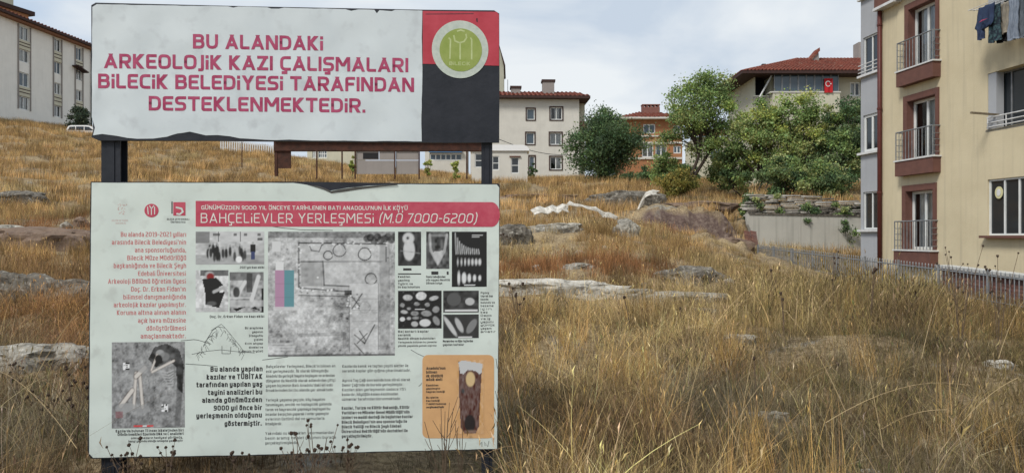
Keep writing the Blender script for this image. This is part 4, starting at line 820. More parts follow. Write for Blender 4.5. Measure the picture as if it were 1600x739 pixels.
# grey bay column left of the drainpipe
gx0 = Y.L(1345, 300)[0]; rows = [Y.L(1345, v)[1] for v in (2, 62, 122, 182.5, 242, 301, 361)]
gh = [(gx0 + .14, -.14, rows[6] + .06, rows[5]), (gx0 + .14, -.14, rows[4] + .06, rows[3]), (gx0 + .14, -.14, rows[2] + .06, rows[1])]
gh.append((gx0 + .14, -.14, rows[2] + .06 + (rows[2] - rows[4]), rows[1] + (rows[2] - rows[4])))
holes_wall(yb_root, M['greywall'], gx0, -.004, zb, zt, gh, reveal=.2, depth=8, name='bay_wall')
for i, h in enumerate(gh):
    window(yb_root, h, .05, 'upvc', 'glass', mull=1 if i != 1 else 1, ft=.09 if i == 1 else .05, name='window')
    box('bay_ledge', M['whitemetal'], yb_root, gx0 - .06, -.1, -.12, -.003, h[2] - .09, h[2] - .01)
    if i >= 2:
        for k in range(3):
            g = MB(); g.tube([(gx0, -.1, h[2] + .08 + k * .13), (-.12, -.1, h[2] + .08 + k * .13)], .018, 6); g.build('guard_rail', M['whitemetal'], yb_root)

# laundry at the top window
rack = thing('drying_rack', 'white metal drying rack hung outside the top right window', 'drying rack', (Y.o.x, Y.o.y, 0), Y.a)
lz = Y.L(1545, 8, -.5)[1]; ls0 = Y.L(1521, 10, -.5)[0]; ls1 = ls0 + 3.2
for k, yy_ in enumerate((-.34, -.5, -.66)):
    g = MB(); g.tube([(ls0, yy_, lz), (ls1, yy_, lz)], .01, 5); g.build('line', M['whitemetal'], rack)
for x in (ls0 + .05, ls0 + 1.4, ls1 - .1):
    g = MB(); g.tube([(x, -.68, lz), (x, -.003, lz + .04)], .014, 5); g.build('arm', M['whitemetal'], rack)
def cloth(name, label, cat, m, rows_, yoff, seed, extra=None):
    """rows_: (s_left, s_right, z) from top to bottom"""
    r = random.Random(seed); nx, nz = 16, 18; b = MB(); pts = []
    zs = [q[2] for q in rows_]
    for j in range(nz + 1):
        z = zs[0] + (zs[-1] - zs[0]) * j / nz; l = np.interp(-z, [-q for q in zs], [q[0] for q in rows_]); rr = np.interp(-z, [-q for q in zs], [q[1] for q in rows_])
        for i in range(nx + 1):
            x = l + (rr - l) * i / nx; am = .012 + .035 * j / nz
            pts.append((x + .01*math.sin(j*.9+seed), yoff + am * math.sin(i * 1.3 + seed) + am*.6*math.sin(i*.5 + j*.3), z + .012*math.sin(i*.8+seed)))
    for side in (0, .012): b.v += [(p[0], p[1] + side, p[2]) for p in pts]
    n1_ = (nx+1)*(nz+1)
    for j in range(nz):
        for i in range(nx):
            a = j*(nx+1)+i; b.f.append((a, a+nx+1, a+nx+2, a+1)); b.f.append((n1_+a, n1_+a+1, n1_+a+nx+2, n1_+a+nx+1)); b.mi += [0, 0]
    for j in range(nz):
        for i in (0, nx):
            a = j*(nx+1)+i; b.f.append((a, n1_+a, n1_+a+nx+1, a+nx+1)); b.mi.append(0)
    for i in range(nx):
        for j in (0, nz):
            a = j*(nx+1)+i; b.f.append((a, a+1, n1_+a+1, n1_+a)); b.mi.append(0)
    o = b.build(name, m, None, smooth=True); o.location = (Y.o.x, Y.o.y, 0); o.rotation_euler = (0, 0, Y.a); tag(o, label, cat, 'laundry on the drying rack')
    return o
def crow(off, *rows): return [(Y.L(a, v, off)[0], Y.L(b_, v, off)[0], Y.L((a+b_)/2, v, off)[1]) for a, b_, v in rows]
M['navycloth'] = pm('navy_cloth', (.02, .03, .07), (.03, .05, .1), 9, .9); M['checkcloth'] = pm('teal_check_cloth', (.012, .018, .03), (.05, .10, .11), 14, .9, lo=.45, hi=.6)
M['beigecloth'] = pm('beige_cloth', (.25, .22, .17), (.18, .17, .15), 6, .9); M['jean'] = pm('pale_denim', (.13, .16, .21), (.2, .23, .28), 10, .9, stretch=(4, 4, 1)); M['greycloth'] = pm('grey_cloth', (.12, .14, .165), (.075, .09, .11), 8, .9, stretch=(4, 4, 1))
M['pinkprint'] = pm('pink_print', (.45, .07, .13), (.3, .05, .12), 20, .8); M['blackcloth'] = pm('black_cloth', (.012, .013, .016), rough=.95)
sh = cloth('shirt', 'navy shirt with pink print, leftmost garment on the drying rack', 'shirt', M['navycloth'], crow(-.66, (1528, 1553, 9), (1525, 1553, 25), (1521.5, 1553, 40), (1526, 1548, 45), (1527, 1538, 48), (1527, 1537, 62)), -.66, 1)
c0, z0_ = Y.L(1530, 36, -.72); c1, z1_ = Y.L(1544, 28, -.72); b = MB(); b.prism([(c0, z0_), (c1 - .05, z0_ + .02), (c1, z1_ - .02), (c0 + .1, z1_)], -.735, -.725); b.build('printed_emblem', M['pinkprint'], sh)
cloth('trousers', 'dark teal checked trousers beside the navy shirt on the rack', 'trousers', M['checkcloth'], crow(-.58, (1546, 1563, 8), (1545, 1565, 40), (1544, 1566, 65)), -.58, 2)
cloth('towel', 'beige towel hanging between checked trousers and pale jeans', 'towel', M['beigecloth'], crow(-.5, (1562, 1579, 4), (1561, 1579, 30), (1562, 1578, 52)), -.5, 3)
cloth('dark_cloth', 'short black garment below the beige towel', 'garment', M['blackcloth'], crow(-.4, (1560, 1580, 44), (1560, 1580, 65)), -.4, 4)
cloth('jeans', 'pale blue jeans hanging right of the beige towel', 'trousers', M['jean'], crow(-.62, (1577, 1591, -2), (1577, 1591, 30), (1577, 1590, 62)), -.62, 5)
cloth('grey_trousers', 'grey trousers hanging at the photo edge, right of the jeans', 'trousers', M['greycloth'], crow(-.5, (1589, 1612, -6), (1590, 1612, 30), (1591, 1610, 58)), -.5, 6)
# plank sticking out of the middle window
g = MB(); a = Y.L(1528, 171, -.7); g.box(0, .06, -.75, .1, 0, .05); pk = g.build('wooden_plank', pm('weathered_wood', (.2, .16, .11), (.12, .1, .07), 12, .9), None); s_ = Y.L(1554, 180)[0]
pk.location = Y.o + Y.dx * (s_) + Vector((0, 0, Y.L(1554, 181)[1])); pk.rotation_euler = (R(-3), 0, Y.a); tag(pk, 'weathered wooden plank sticking out of the middle right window', 'plank')

# --- off-white block far left
Lp = Plane(0, 86, (.088, 1), 0); lr = thing('apartment_building', 'long off-white apartment block with stacked windows on the hill at the left edge', 'building', (Lp.o.x, Lp.o.y, 0), Lp.a)
zE = Lp.L(0, 22)[1]; sE = Lp.L(142.5, 76)[0]; zG = 12
lw = []
for (x0, x1, rows_) in ((30, 45, ((42, 64), (78, 98), (114, 136), (151, 172))), (84.5, 95, ((61, 81), (97, 116), (130, 148), (165, 183))), (118.5, 128, ((75, 95), (108, 126), (141, 158), (174, 190)))):
    for (a, c) in rows_: lw.append(Lp.rect(x0, a, x1, c))
lw.append(Lp.rect(-24, 21, -10, 45))
holes_wall(lr, M['leftwall'], -14, sE, zG, zE, lw, reveal=.22, depth=12)
for i, h in enumerate(lw): window(lr, h, .12, 'upvc', 'glassblue', mull=1, ft=.11, curtain=[(.05, .45), (.6, .95)] if i % 3 == 0 else ([(.1, .8)] if i % 3 == 1 else None))
for (x0, x1, prs) in ((28, 47, ((64, 78), (136, 151))), (83, 96, ((81, 97), (148, 165))), (117, 129, ((95, 108), (158, 174)))):
    for (a, c) in prs:
        s0, s1, z0, z1 = Lp.rect(x0, a, x1, c); sp = box('spandrel_panel', M['creamwall'], lr, s0, s1, -.08, -.003, z0, z1)
        for k in range(2): box('spandrel_line', M['darkwood'], sp, s0, s1, -.1, -.083, z0 + (z1-z0)*(.33+.33*k), z0 + (z1-z0)*(.33+.33*k) + .1)
    s0, s1, _, _ = Lp.rect(x0, 50, x1, 60)
    for s in (s0, s1):
        ztop = lw[0][3] + .1; zbot = lw[3][2]
        box('brown_pilaster', M['shed'], lr, s - .07, s + .07, -.12, -.003, zbot, ztop)
b = MB(); b.box(-14.5, sE + .5, -1.0, 12.5, zE + .003, zE + .3); b.build('eaves', M['darkwood'], lr)
box('eaves_trim', pm('orange_brown_trim', (.25, .12, .07), rough=.8), lr, -14, sE + .1, -.7, -.004, zE - .22, zE)
b = MB(); tile_slope(b, (-14.5, -1, zE + .31), (sE + .5, -1, zE + .31), (-14.5, 9, zE + 1.0), (sE + .5, 9, zE + 1.0), .6, .1); b.build('roof', M['tile'], lr)
g = MB(); g.tube([(sE - .12, -.15, zG + 1), (sE - .12, -.15, zE)], .09, 6); g.build('drainpipe', M['rubber'], lr)
s_, z_ = Lp.L(117, 105); b = MB(); b.prism([(s_ - .6, z_), (s_ + 1.6, z_ - .5), (s_ + 1.6, z_ - .35), (s_ - .5, z_ + .15)], -.9, -.004); b.build('window_awning', M['darkwood'], lr)
# taller house behind it
Lq = Plane(0, 104, (.3, 1), 0); l2 = thing('house', 'pale upper storey with dark overhanging eaves behind the off-white block', 'building', (Lq.o.x, Lq.o.y, 0), Lq.a)
s1, z1 = Lq.L(21, 14); box('wall', M['creamwall'], l2, -12, s1, 0, 10, 14, z1 + 8); s2, z2 = Lq.L(45, 27); 
b = MB(); b.box(-12, s2, -1.2, 9, z2, z2 + .6); b.build('eaves', M['darkwood'], l2); b = MB(); b.box(-12, s2 - .8, -.9, -.003, z2 - .9, z2 - .003); b.build('eaves_trim', M['orangewall'], l2)
window(l2, (-3.2, -1.2, z1 + 1.5, z1 + 4), -.02, 'upvc', 'glassblue')

# --- off-white house with red roof beside the board
Mp = Plane(905, 86, (1, .04), 0); mr_ = thing('house', 'off-white three-storey house with red roof behind the white cabin', 'building', (Mp.o.x, Mp.o.y, 0), Mp.a)
zt2 = Mp.L(850, 152)[1]; sL = Mp.L(735, 150)[0]
hw = [Mp.rect(*q) for q in ((823, 170, 835.5, 187.5), (860, 168, 878.5, 187.5), (822, 207.5, 835, 225.5), (859, 207.5, 877.5, 226.5), (827, 244, 835.5, 267), (859.5, 245, 877.5, 265))]
holes_wall(mr_, M['whitewall'], sL, 0, 5.6, zt2, hw, reveal=.2, depth=9)
for i, h in enumerate(hw):
    fo = window(mr_, h, .1, 'upvc', 'glassblue', mull=0 if i % 2 == 0 else 1, ft=.1, curtain=[None, [(.35, .75)], None, [(.1, .95)], None, [(.45, .95)]][i])
    x0, x1, a, c = h; b = MB()
    for q in ((x0-.13, x0, a-.12, c+.12), (x1, x1+.13, a-.12, c+.12), (x0, x1, c, c+.12), (x0, x1, a-.12, a)): b.box(q[0], q[1], -.06, -.003, q[2], q[3])
    b.build('window_surround', M['darkwood'], fo)
b = MB(); rz = Mp.L(850, 140)[1]; tile_slope(b, (sL - .8, -.8, zt2 + .05), (1.2, -.8, zt2 + .05), (sL + 2, 4.4, rz + .55), (.2, 4.4, rz + .55), .5, .09)
b.face([(1.2, -.8, zt2+.05), (1.2, 9.8, zt2+.05), (.2, 4.4, rz+.55)]); b.face([(1.2, 9.8, zt2+.05), (sL-.8, 9.8, zt2+.05), (sL+2, 4.4, rz+.55), (.2, 4.4, rz+.55)]); b.build('roof', M['tile'], mr_)
box('eaves', M['darkwood'], mr_, sL - .8, 1.2, -.8, 9.8, zt2 - .25, zt2 + .04)
for (x0, x1, y0, y1) in ((847.5, 865.5, 126, 143), (798.5, 813, 136, 144)):
    s0, s1, z0, z1 = Mp.rect(x0, y0, x1, y1, 2.5); ch = box('chimney', M['shed'], mr_, s0, s1, 2, 3.2, z0 - 1.2, z1 - .25); box('chimney_cap', M['darkwood'], ch, s0 - .12, s1 + .12, 1.9, 3.3, z1 - .247, z1)
box('side_bay', M['creamwall'], mr_, .003, 1.0, 2.5, 8.5, zt2 - 9, zt2 - .26); box('side_balcony', M['brown_trim'], mr_, .003, 1.05, .6, 2.45, zt2 - 3.6, zt2 - 2.7)
g = MB(); g.tube([Mp.L(794, 140)[0:1] + (1.5, zt2), (Mp.L(794, 140)[0], 1.5, zt2 + 2.3)], .04, 5); g.build('antenna', M['steel_grey'], mr_)
# tall grey building edge behind the board
tp = W(752, 300, 100); tb = thing('apartment_block', 'tall grey green building edge showing just right of the upper panel', 'building', (tp.x, tp.y, 0))
wd = W(787, 300, 100).x - tp.x; b = MB(); zz = [W(0, v, 100).z for v in (300, 66, 104)]
b.prism([(0, 5), (wd, 5), (wd, zz[2]), (wd - .75, zz[1]), (0, zz[1] + 1)], 0, 8); b.build('wall', M['greenwall'], tb); b = MB(); b.prism([(wd + .02, zz[2]), (wd - .75, zz[1] + .02), (wd - .85, zz[1] + .2), (wd + .22, zz[2] + .1)], -.3, 8.3); b.build('roof_edge', M['darkwood'], tb)

# --- low grey outbuilding and boundary walls on the crest
q = W(903, 276, 76); ob_ = thing('outbuilding', 'low grey lean-to with sloping roof between red-roofed house and round dark tree', 'outbuilding', (q.x, q.y, 5)); w_ = 3.4
b = MB(); b.prism([(-3, 0), (.6, 0), (.6, 2.05), (-3, 1.45)], 0, 3); b.build('wall', M['concrete'], ob_); b = MB(); b.prism([(-3.3, 1.42), (.8, 2.1), (.8, 2.22), (-3.3, 1.54)], -.25, 3.2); b.build('roof', M['steel_grey'], ob_)
q = W(905, 290, 70); cw = thing('boundary_wall', 'low pale concrete wall along the crest beneath the round tree', 'wall', (q.x, q.y, q.z - .6))
for k in range(8): box('wall_panel', M['concrete'], cw, k * 1.55, k * 1.55 + 1.5, 0, .18, 0, 1.2 + .05 * math.sin(k * 2))

# --- orange house
Op = Plane(975, 90, (1, 0), 0); orr = thing('house', 'orange house with pale window bands between the round tree and the tall trunked tree', 'building', (Op.o.x, Op.o.y, 0))
zt3 = Op.L(1010, 186)[1]; s1 = Op.L(1066, 186)[0]; oh = [Op.rect(*q) for q in ((1005, 194, 1024, 209), (1052, 196, 1064, 209), (1003, 225, 1021, 246), (1024, 225, 1042, 246), (1052, 228, 1064, 240))]
holes_wall(orr, M['orangewall'], 0, s1, 5, zt3, oh, reveal=.2, depth=8)
for i, h in enumerate(oh): window(orr, h, .1, 'upvc', 'glassblue', mull=1, ft=.13, curtain=[(.1, .9)] if i == 2 else None)
for (a, c) in ((246, 249), (212, 214), (222, 225)):
    _, _, z0, z1 = Op.rect(1000, a, 1050, c); box('pale_band', M['whitewall'], orr, .3, s1, -.15, -.003, z0, z1)
b = MB(); zr = Op.L(1030, 172)[1]; tile_slope(b, (-.9, -.9, zt3 + .1), (s1 + .9, -.9, zt3 + .1), (2.5, 4, zr + .4), (s1 - 2.5, 4, zr + .4), .5, .09); b.face([(-.9, -.9, zt3+.1), (2.5, 4, zr+.4), (-.9, 8.9, zt3+.1)]); b.build('roof', M['tile'], orr)
box('eaves', M['whitewall'], orr, -.9, s1 + .9, -.9, 8.9, zt3 - .1, zt3 + .09)
s0, s1_, z0, z1 = Op.rect(1003, 164, 1030, 178, 3); ch = box('chimney', M['brick'], orr, s0, s1_, 2.6, 3.6, z0 - 1, z1 - .35)
for k in range(5): box('chimney_brick', M['brick'], ch, s0 + (s1_-s0) * (k*.22), s0 + (s1_-s0) * (k*.22 + .1), 2.6, 3.6, z1 - .348, z1 - .12)
box('chimney_cap', M['brick'], ch, s0 - .05, s1_ + .05, 2.55, 3.65, z1 - .118, z1)

# --- cream house with red tiles and glazed balcony
Cp = Plane(1178, 55, (1, 0), 0); chs = thing('house', 'cream house with red tiled hip roof, glazed balcony and flag above the green trees', 'building', (Cp.o.x, Cp.o.y, 0))
zt4 = Cp.L(1250, 113)[1]; sC = Cp.L(1372, 110)[0]; s2 = Cp.L(1203, 110)[0]; s3 = Cp.L(1303, 110)[0]
_, _, zb1, zt1 = Cp.rect(1178, 113, 1203, 152); wv = Cp.rect(1328, 128, 1345, 151)
hC = [(.1, s2, zb1, zt1 - .02), wv]
holes_wall(chs, M['creamwall'], 0, sC, 2, zt4, hC, reveal=1.2, depth=6.5, rm=M['creamwall'])
b = MB(); b.face([(.1, 1.2, zb1), (s2, 1.2, zb1), (s2, 1.2, zt1), (.1, 1.2, zt1)]); b.build('recess_dark_sheet', M['dark'], chs)  # black sheet paints the shade at the back of the balcony
box('balcony_parapet', M['shed'], chs, -.05, s2 + .1, -.3, -.003, zb1 - 2.6, zb1 - .03); box('balcony_coping', M['whitewall'], chs, -.1, s2 + .12, -.34, 0, zb1 - .027, zb1 + .05)
window(chs, wv, .1, 'upvc', 'glassblue', mull=1, ft=.12, curtain=[(.1, .5)])
bz0 = Cp.L(1250, 147)[1]; bz1 = Cp.L(1250, 114)[1]
box('balcony_slab', M['creamwall'], chs, s2 - .1, s3 + .05, -.9, -.003, bz0 - 3.2, bz0 - .1); box('balcony_slab_edge', M['whitewall'], chs, s2 - .3, s3 + .1, -.95, -.003, bz0 - .097, bz0)
for k in range(8):
    a = s2 + (s3 - s2) * k / 8; c = s2 + (s3 - s2) * (k + 1) / 8; fo = window(chs, (a, c, bz0, bz1), -.85, 'steel_grey', 'glassblue', mull=0, ft=.05, name='balcony_window')
box('balcony_side', M['darkwood'], chs, s2 + .01, s3 - .01, -.76, -.7, bz0 + .02, bz1); box('balcony_head', M['darkwood'], chs, s2 - .1, s3 + .1, -.9, -.003, bz1 + .003, bz1 + .15)
g = MB(); a_ = Cp.L(1187, 152, -.6); c_ = Cp.L(1208, 114, -.6); g.tube([(a_[0], -.6, a_[1]), (c_[0], -.6, c_[1])], .07, 6); g.build('roof_strut', M['whitemetal'], chs)
g = MB(); c_ = Cp.L(1313, 116); g.prism([(c_[0] + .17*math.cos(t), c_[1] + .17*math.sin(t)) for t in np.linspace(0, 2*math.pi, 12, endpoint=False)][::-1], -.03, -.002); g.build('vent', M['dark'], chs)
ex0, ex1, ey0, ey1 = -1.3, sC + .8, -1.4, 7.3; ez = Cp.L(1250, 110, -1.4)[1]; rx0 = Cp.L(1252, 90, 3)[0]; rzz = Cp.L(1262, 91.5, 3)[1]; ez2 = ez - .35
b = MB(); tile_slope(b, (ex0, ey0, ez), (ex1, ey0, ez), (rx0 - .3, 3, rzz), (ex1, 3, rzz), .26, .055); tile_slope(b, (ex0, ey1, ez), (ex0, ey0, ez), (rx0 - .3, 3, rzz), (rx0 - .3, 3, rzz), .26, .055); b.face([(ex1, ey1, ez), (ex0, ey1, ez), (rx0 - .3, 3, rzz), (ex1, 3, rzz)])
b.build('roof', M['tile'], chs)
box('eaves', M['darkwood'], chs, ex0, ex1, ey0, ey1, ez - .22, ez - .03)
# raised tall stack with sloping cowl
s0, s1_, z0, z1 = Cp.rect(1266, 74, 1281, 96, 2); b = MB(); b.prism([(s0 - .1, z0 - .5), (s1_, z0 - .5), (s1_ - .1, z1 - .4), (s0 + .15, z1 - .75)], 2, 2.9); ch = b.build('chimney', M['shed'], chs)
b = MB(); b.prism([(s0 - .15, z1 - 1.05), (s0 + .05, z1 - 1.05), (s1_ - .02, z1 - .3), (s1_ - .05, z1 - .05)], 1.9, 3); b.build('chimney_cowl', M['tile'], ch)
s0, s1_, z0, z1 = Cp.rect(1193.5, 96.5, 1199, 108, 0); box('small_chimney', M['rubber'], chs, s0, s1_, .3, .6, z0 - .6, z1 - 1.0 + .9)
s0, s1_, z0, z1 = Cp.rect(1342, 66, 1356, 100, 4); box('chimney_stack', M['shed'], chs, s0, s1_, 4, 5, z0 - .5, z1)
# flag
fl_o = thing('flag', 'red flag with white crescent and star on the right end of the glazed balcony', 'flag', tuple(W(1288, 134, 54.0)))
fw = W(1301, 134, 54).x - W(1288, 134, 54).x; fh = .52
b = MB(); n = 14
for i in range(n):
    for sgn, yo in ((1, 0), (-1, .012)):
        x0, x1 = fw*i/n, fw*(i+1)/n; y0, y1 = .03*math.sin(i*.8)+yo, .03*math.sin((i+1)*.8)+yo; q = [(x0, y0, -fh), (x1, y1, -fh), (x1, y1, fh), (x0, y0, fh)]; b.face(q[::sgn])
b.build('flag_cloth', pm('flag_red', (.42, .015, .02), rough=.8), fl_o, smooth=True)
b = MB(); ribbon(b, [(fw*.42 + .17*math.cos(t), .12 + .19*math.sin(t)) for t in np.linspace(.6, 5.6, 14)], .055, -.045); b.face([(fw*.42 + .2 + (.085 if k % 2 == 0 else .035)*math.cos(k*math.pi/5), -.046, .12 + (.085 if k % 2 == 0 else .035)*math.sin(k*math.pi/5)) for k in range(10)]); b.build('crescent_and_star', M['whitemetal'], fl_o)

# --- rusty shelter behind the board
sd_ = 46.0; q = W(428, 240, sd_); shel = thing('excavation_shelter', 'rusty steel shelter with thin posts and grey sheet wall seen between the two panels', 'shelter', (q.x, q.y, 0))
def sx(px): return W(px, 0, sd_).x - q.x
def sz(py): return W(0, py, sd_).z
b = MB(); b.box(0, sx(754), -.05, .4, sz(236), sz(219)); b.build('roof_beam', M['rust'], shel)
b = MB(); b.prism([(0, sz(219)), (sx(754), sz(219)), (sx(754), sz(214)), (0, sz(214))], -.3, 4.5); b.build('roof_sheet', M['rust'], shel)
box('corner_post', M['rust'], shel, sx(428.5), sx(433), .03, .25, sz(275), sz(236)); box('rusty_panel', M['rust'], shel, sx(433), sx(454), .06, .12, sz(263), sz(236))
for x in (495, 534.5, 555, 617, 655, 729.5): box('post', M['rust'], shel, sx(x) - .04, sx(x) + .04, -.04, .04, sz(280), sz(236.2))
for (x0, x1, y0, y1) in ((556, 592, 236.5, 250), (592, 617, 236.5, 250), (618, 654, 236.5, 250), (556, 617, 251, 272), (618, 654, 251, 272)): box('sheet_panel', M['shed'], shel, sx(x0) + .02, sx(x1) - .02, .045, .09, sz(y1), sz(y0))
box('window_dark_plate', M['dark'], shel, sx(567), sx(591), .035, .044, sz(248.5), sz(239))  # dark plate on the sheet, painted in place of an unlit opening
g = MB(); g.tube([W(378, 262, 50), W(378, 222, 50)], .035, 5); fp = g.build('wire_fence_post', M['rust'], None); tag(fp, 'lone thin dark post on the grass left of the rusty shelter', 'post')
# blue-glazed low building seen through the shelter
Bp = Plane(664, 95, (1, 0), 0); bl = thing('greenhouse_building', 'low white building with a blue window band seen through the shelter', 'building', (Bp.o.x, Bp.o.y, 0))
s0, s1, z0, z1 = Bp.rect(664, 228, 728, 262); hb = Bp.rect(671, 240, 722, 251); holes_wall(bl, M['whitewall'], s0, s1, z0 - 2, z1, [hb], reveal=.2, depth=6); window(bl, hb, .1, 'upvc', 'glassblue', mull=5, ft=.15); box('canopy', pm('blue_canopy', (.08, .22, .45), rough=.5), bl, hb[0], hb[1], -.6, -.004, hb[3] + .1, hb[3] + .45)
Bq = Plane(488, 92, (1, 0), 0); b2 = thing('house', 'cream building with small grid windows seen left of the grey sheet wall', 'building', (Bq.o.x, Bq.o.y, 0))
s0, s1, z0, z1 = Bq.rect(480, 222, 556, 262); hb = [Bq.rect(488, 234, 494, 247), Bq.rect(497, 234, 511, 247)]; holes_wall(b2, M['creamwall'], s0, s1, z0 - 2, z1, hb, reveal=.2, depth=6)
for h in hb: window(b2, h, .1, 'upvc', 'glassblue', mull=3, ft=.1, transom=.5)
# pale picket fence on the crest
q = W(345, 236, 78); pf = thing('picket_fence', 'pale picket fence on the crest left of the rusty shelter', 'fence', (q.x, q.y, H(q.x, q.y)))
pme = MB().box(-.06, .06, 0, .04, 0, 1.25).mesh('picket', M['whitemetal'])
for k in range(24): o = bpy.data.objects.new('picket', pme); link(o, pf); o.location = (k * .24, 0, -.12 - k * .03)
for zz in (.25, .95): b = MB(); b.box(-.1, 5.7, .045, .08, zz - .03, zz + .03); o = b.build('rail', M['whitemetal'], pf); o.rotation_euler = (0, R(7), 0)

# --- white cabin with rounded roof
q = W(737, 275, 60); cab = thing('prefab_cabin', 'white portable cabin with rounded roof corner and two windows right of the board post', 'cabin', (q.x, q.y, 0))
def cx_(px): return W(px, 0, 60).x - q.x
def cz_(py): return W(0, py, 60).z
x1 = cx_(824); zt5 = cz_(236); chl = [(cx_(769), cx_(780), cz_(266), cz_(244)), (cx_(798.5), cx_(811), cz_(271), cz_(246)), (cx_(742), cx_(755), cz_(262), cz_(240))]
holes_wall(cab, M['whitewall'], 0, x1, 4.5, zt5, chl, reveal=.12, depth=2.4)
rp = [(-.15, zt5), (x1 + .15, zt5), (x1 + .15, zt5 + .15), (x1 - .05, zt5 + .38), (x1 - .35, zt5 + .48), (.2, zt5 + .48), (-.1, zt5 + .35)]; b = MB(); b.prism(rp, -.15, 2.55); b.build('roof', M['carwhite'], cab)
for h in chl: window(cab, h, .05, 'upvc', 'glass', mull=0, ft=.07, transom=.5)
box('window_hood', M['brown_trim'], cab, cx_(796), cx_(813.5), -.12, -.003, cz_(246) + .02, cz_(244))

# --- parked white estate car on the crest
q = G(98, 80); car = thing('parked_car', 'white estate car on the hill crest left of the board, partly behind it', 'car', (q.x + .2, q.y, W(0, 217, 80).z - .25), R(4))
prof = [(.05,.35),(.0,.75),(.1,1.15),(.35,1.62),(.6,1.72),(2.3,1.74),(2.75,1.62),(3.35,1.12),(4.2,.98),(4.45,.72),(4.5,.35)]
b = MB(); b.prism(prof, 0, 1.7); body = b.build('body', M['carwhite'], car); md = body.modifiers.new('bevel', 'BEVEL'); md.width = .06; md.segments = 3
for w in ([(.35,1.17),(.52,1.55),(1.1,1.58),(1.1,1.17)], [(1.2,1.17),(1.2,1.59),(2.0,1.6),(2.0,1.17)], [(2.1,1.17),(2.1,1.6),(2.55,1.56),(3.05,1.17)]):
    b = MB(); b.prism(w, -.012, -.002); b.build('side_window', M['glass'], car)
b = MB(); b.face([(2.8, .15, 1.6), (2.8, 1.55, 1.6), (3.33, 1.6, 1.15), (3.33, .1, 1.15)]); b.v = [(x + .03, y, z + .03) for x, y, z in b.v]; b.build('windscreen', M['glass'], car)
for x in (.85, 3.6):
    for y in (-.02, 1.55):
        b = MB(); b.tube([(x, y, .33), (x, y + .2, .33)], .33, 18); wh = b.build('wheel', M['rubber'], car); b = MB(); b.tube([(x, y - .012, .33), (x, y + .212, .33)], .19, 12); b.build('rim', M['steel_grey'], wh)
box('headlight', M['glassblue'], car, 4.3, 4.47, .1, .4, .72, .88); box('headlight', M['glassblue'], car, 4.3, 4.47, 1.3, 1.6, .72, .88); box('tail_light', M['redprint'], car, -.01, .1, .05, .2, .8, 1.1)

# --- retaining wall, stacked slabs, fence on the right
q = W(1168, 335, 34.1); rw = thing('retaining_wall', 'stained pale concrete retaining wall below the green trees', 'wall', (q.x, q.y, 0), R(6))
z1 = W(0, 334, 34.1).z; z0 = -1.0; L_ = 9; xs = 0
for k, w in enumerate((2.6, 2.3, 2.4, 2.2)):
    b = MB(); zA = z1 - .03 * xs * .5; zB = z1 - .03 * (xs + w) * .5; b.prism([(xs + .008, z0), (xs + w - .008, z0), (xs + w - .008, zB), (xs + .008, zA)], 0, .3); 
    if k == 0: b = MB(); b.prism([(xs + .45, z0), (xs + w - .008, z0), (xs + w - .008, zB), (xs, zA), (xs + .05, z1 - .5), (xs + .4, z1 - 1.3)], 0, .3)
    b.build('concrete_panel', M['concrete'], rw); xs += w
b = MB(); b.box(0.02, xs, -.05, .35, z1 - .02, z1 + .04); o = b.build('coping', M['rockdark'], rw); o.rotation_euler = (0, R(.86), 0)
q = W(1158, 325, 35.3); sw = thing('dry_stone_wall', 'old wall of thin stacked stone slabs above the concrete retaining wall', 'wall', (q.x, q.y, 0), R(4))
M['slab'] = pm('pale_slab', (.42, .40, .36), (.24, .22, .195), 4, .95, .7, 14); slm = []
for k in range(5):
    b = MB(); rr_ = random.Random(k); n = 8; top = [(math.cos(a) * (.46 + rr_.uniform(-.06, .06)), math.sin(a) * (.2 + rr_.uniform(-.03, .03))) for a in np.linspace(0, 2*math.pi, n, endpoint=False)]
    b.v = [(x, y, 0) for x, y in top] + [(x * .96, y * .96, .085) for x, y in top]; b.f = [tuple(range(n))[::-1], tuple(range(n, 2*n))] + [(i, (i+1) % n, n + (i+1) % n, n + i) for i in range(n)]; b.mi = [0] * len(b.f)
    slm.append(b.mesh('stone_slab', M['slab'] if k % 3 else M['rockdark']))
rs = random.Random(3)
for c in range(11):
    zc = W(0, 336, 35).z - .05 + c * .1; x = .1 + .1 * abs(4 - c) * rs.random(); end = 8.5 - max(0, c - 4) * .9
    while x < end:
        w = rs.uniform(.75, 1.3); o = bpy.data.objects.new('stone_slab', rs.choice(slm)); link(o, sw); o.location = (x + w * .4, .02 * c + rs.uniform(-.05, .05), zc - x * .02 + rs.uniform(-.01, .01)); o.scale = (w, rs.uniform(.8, 1.1), rs.uniform(.5, 1.05)); o.rotation_euler = (rs.uniform(-.03, .03), rs.uniform(-.03, .03), rs.uniform(-.1, .1)); x += w * .84
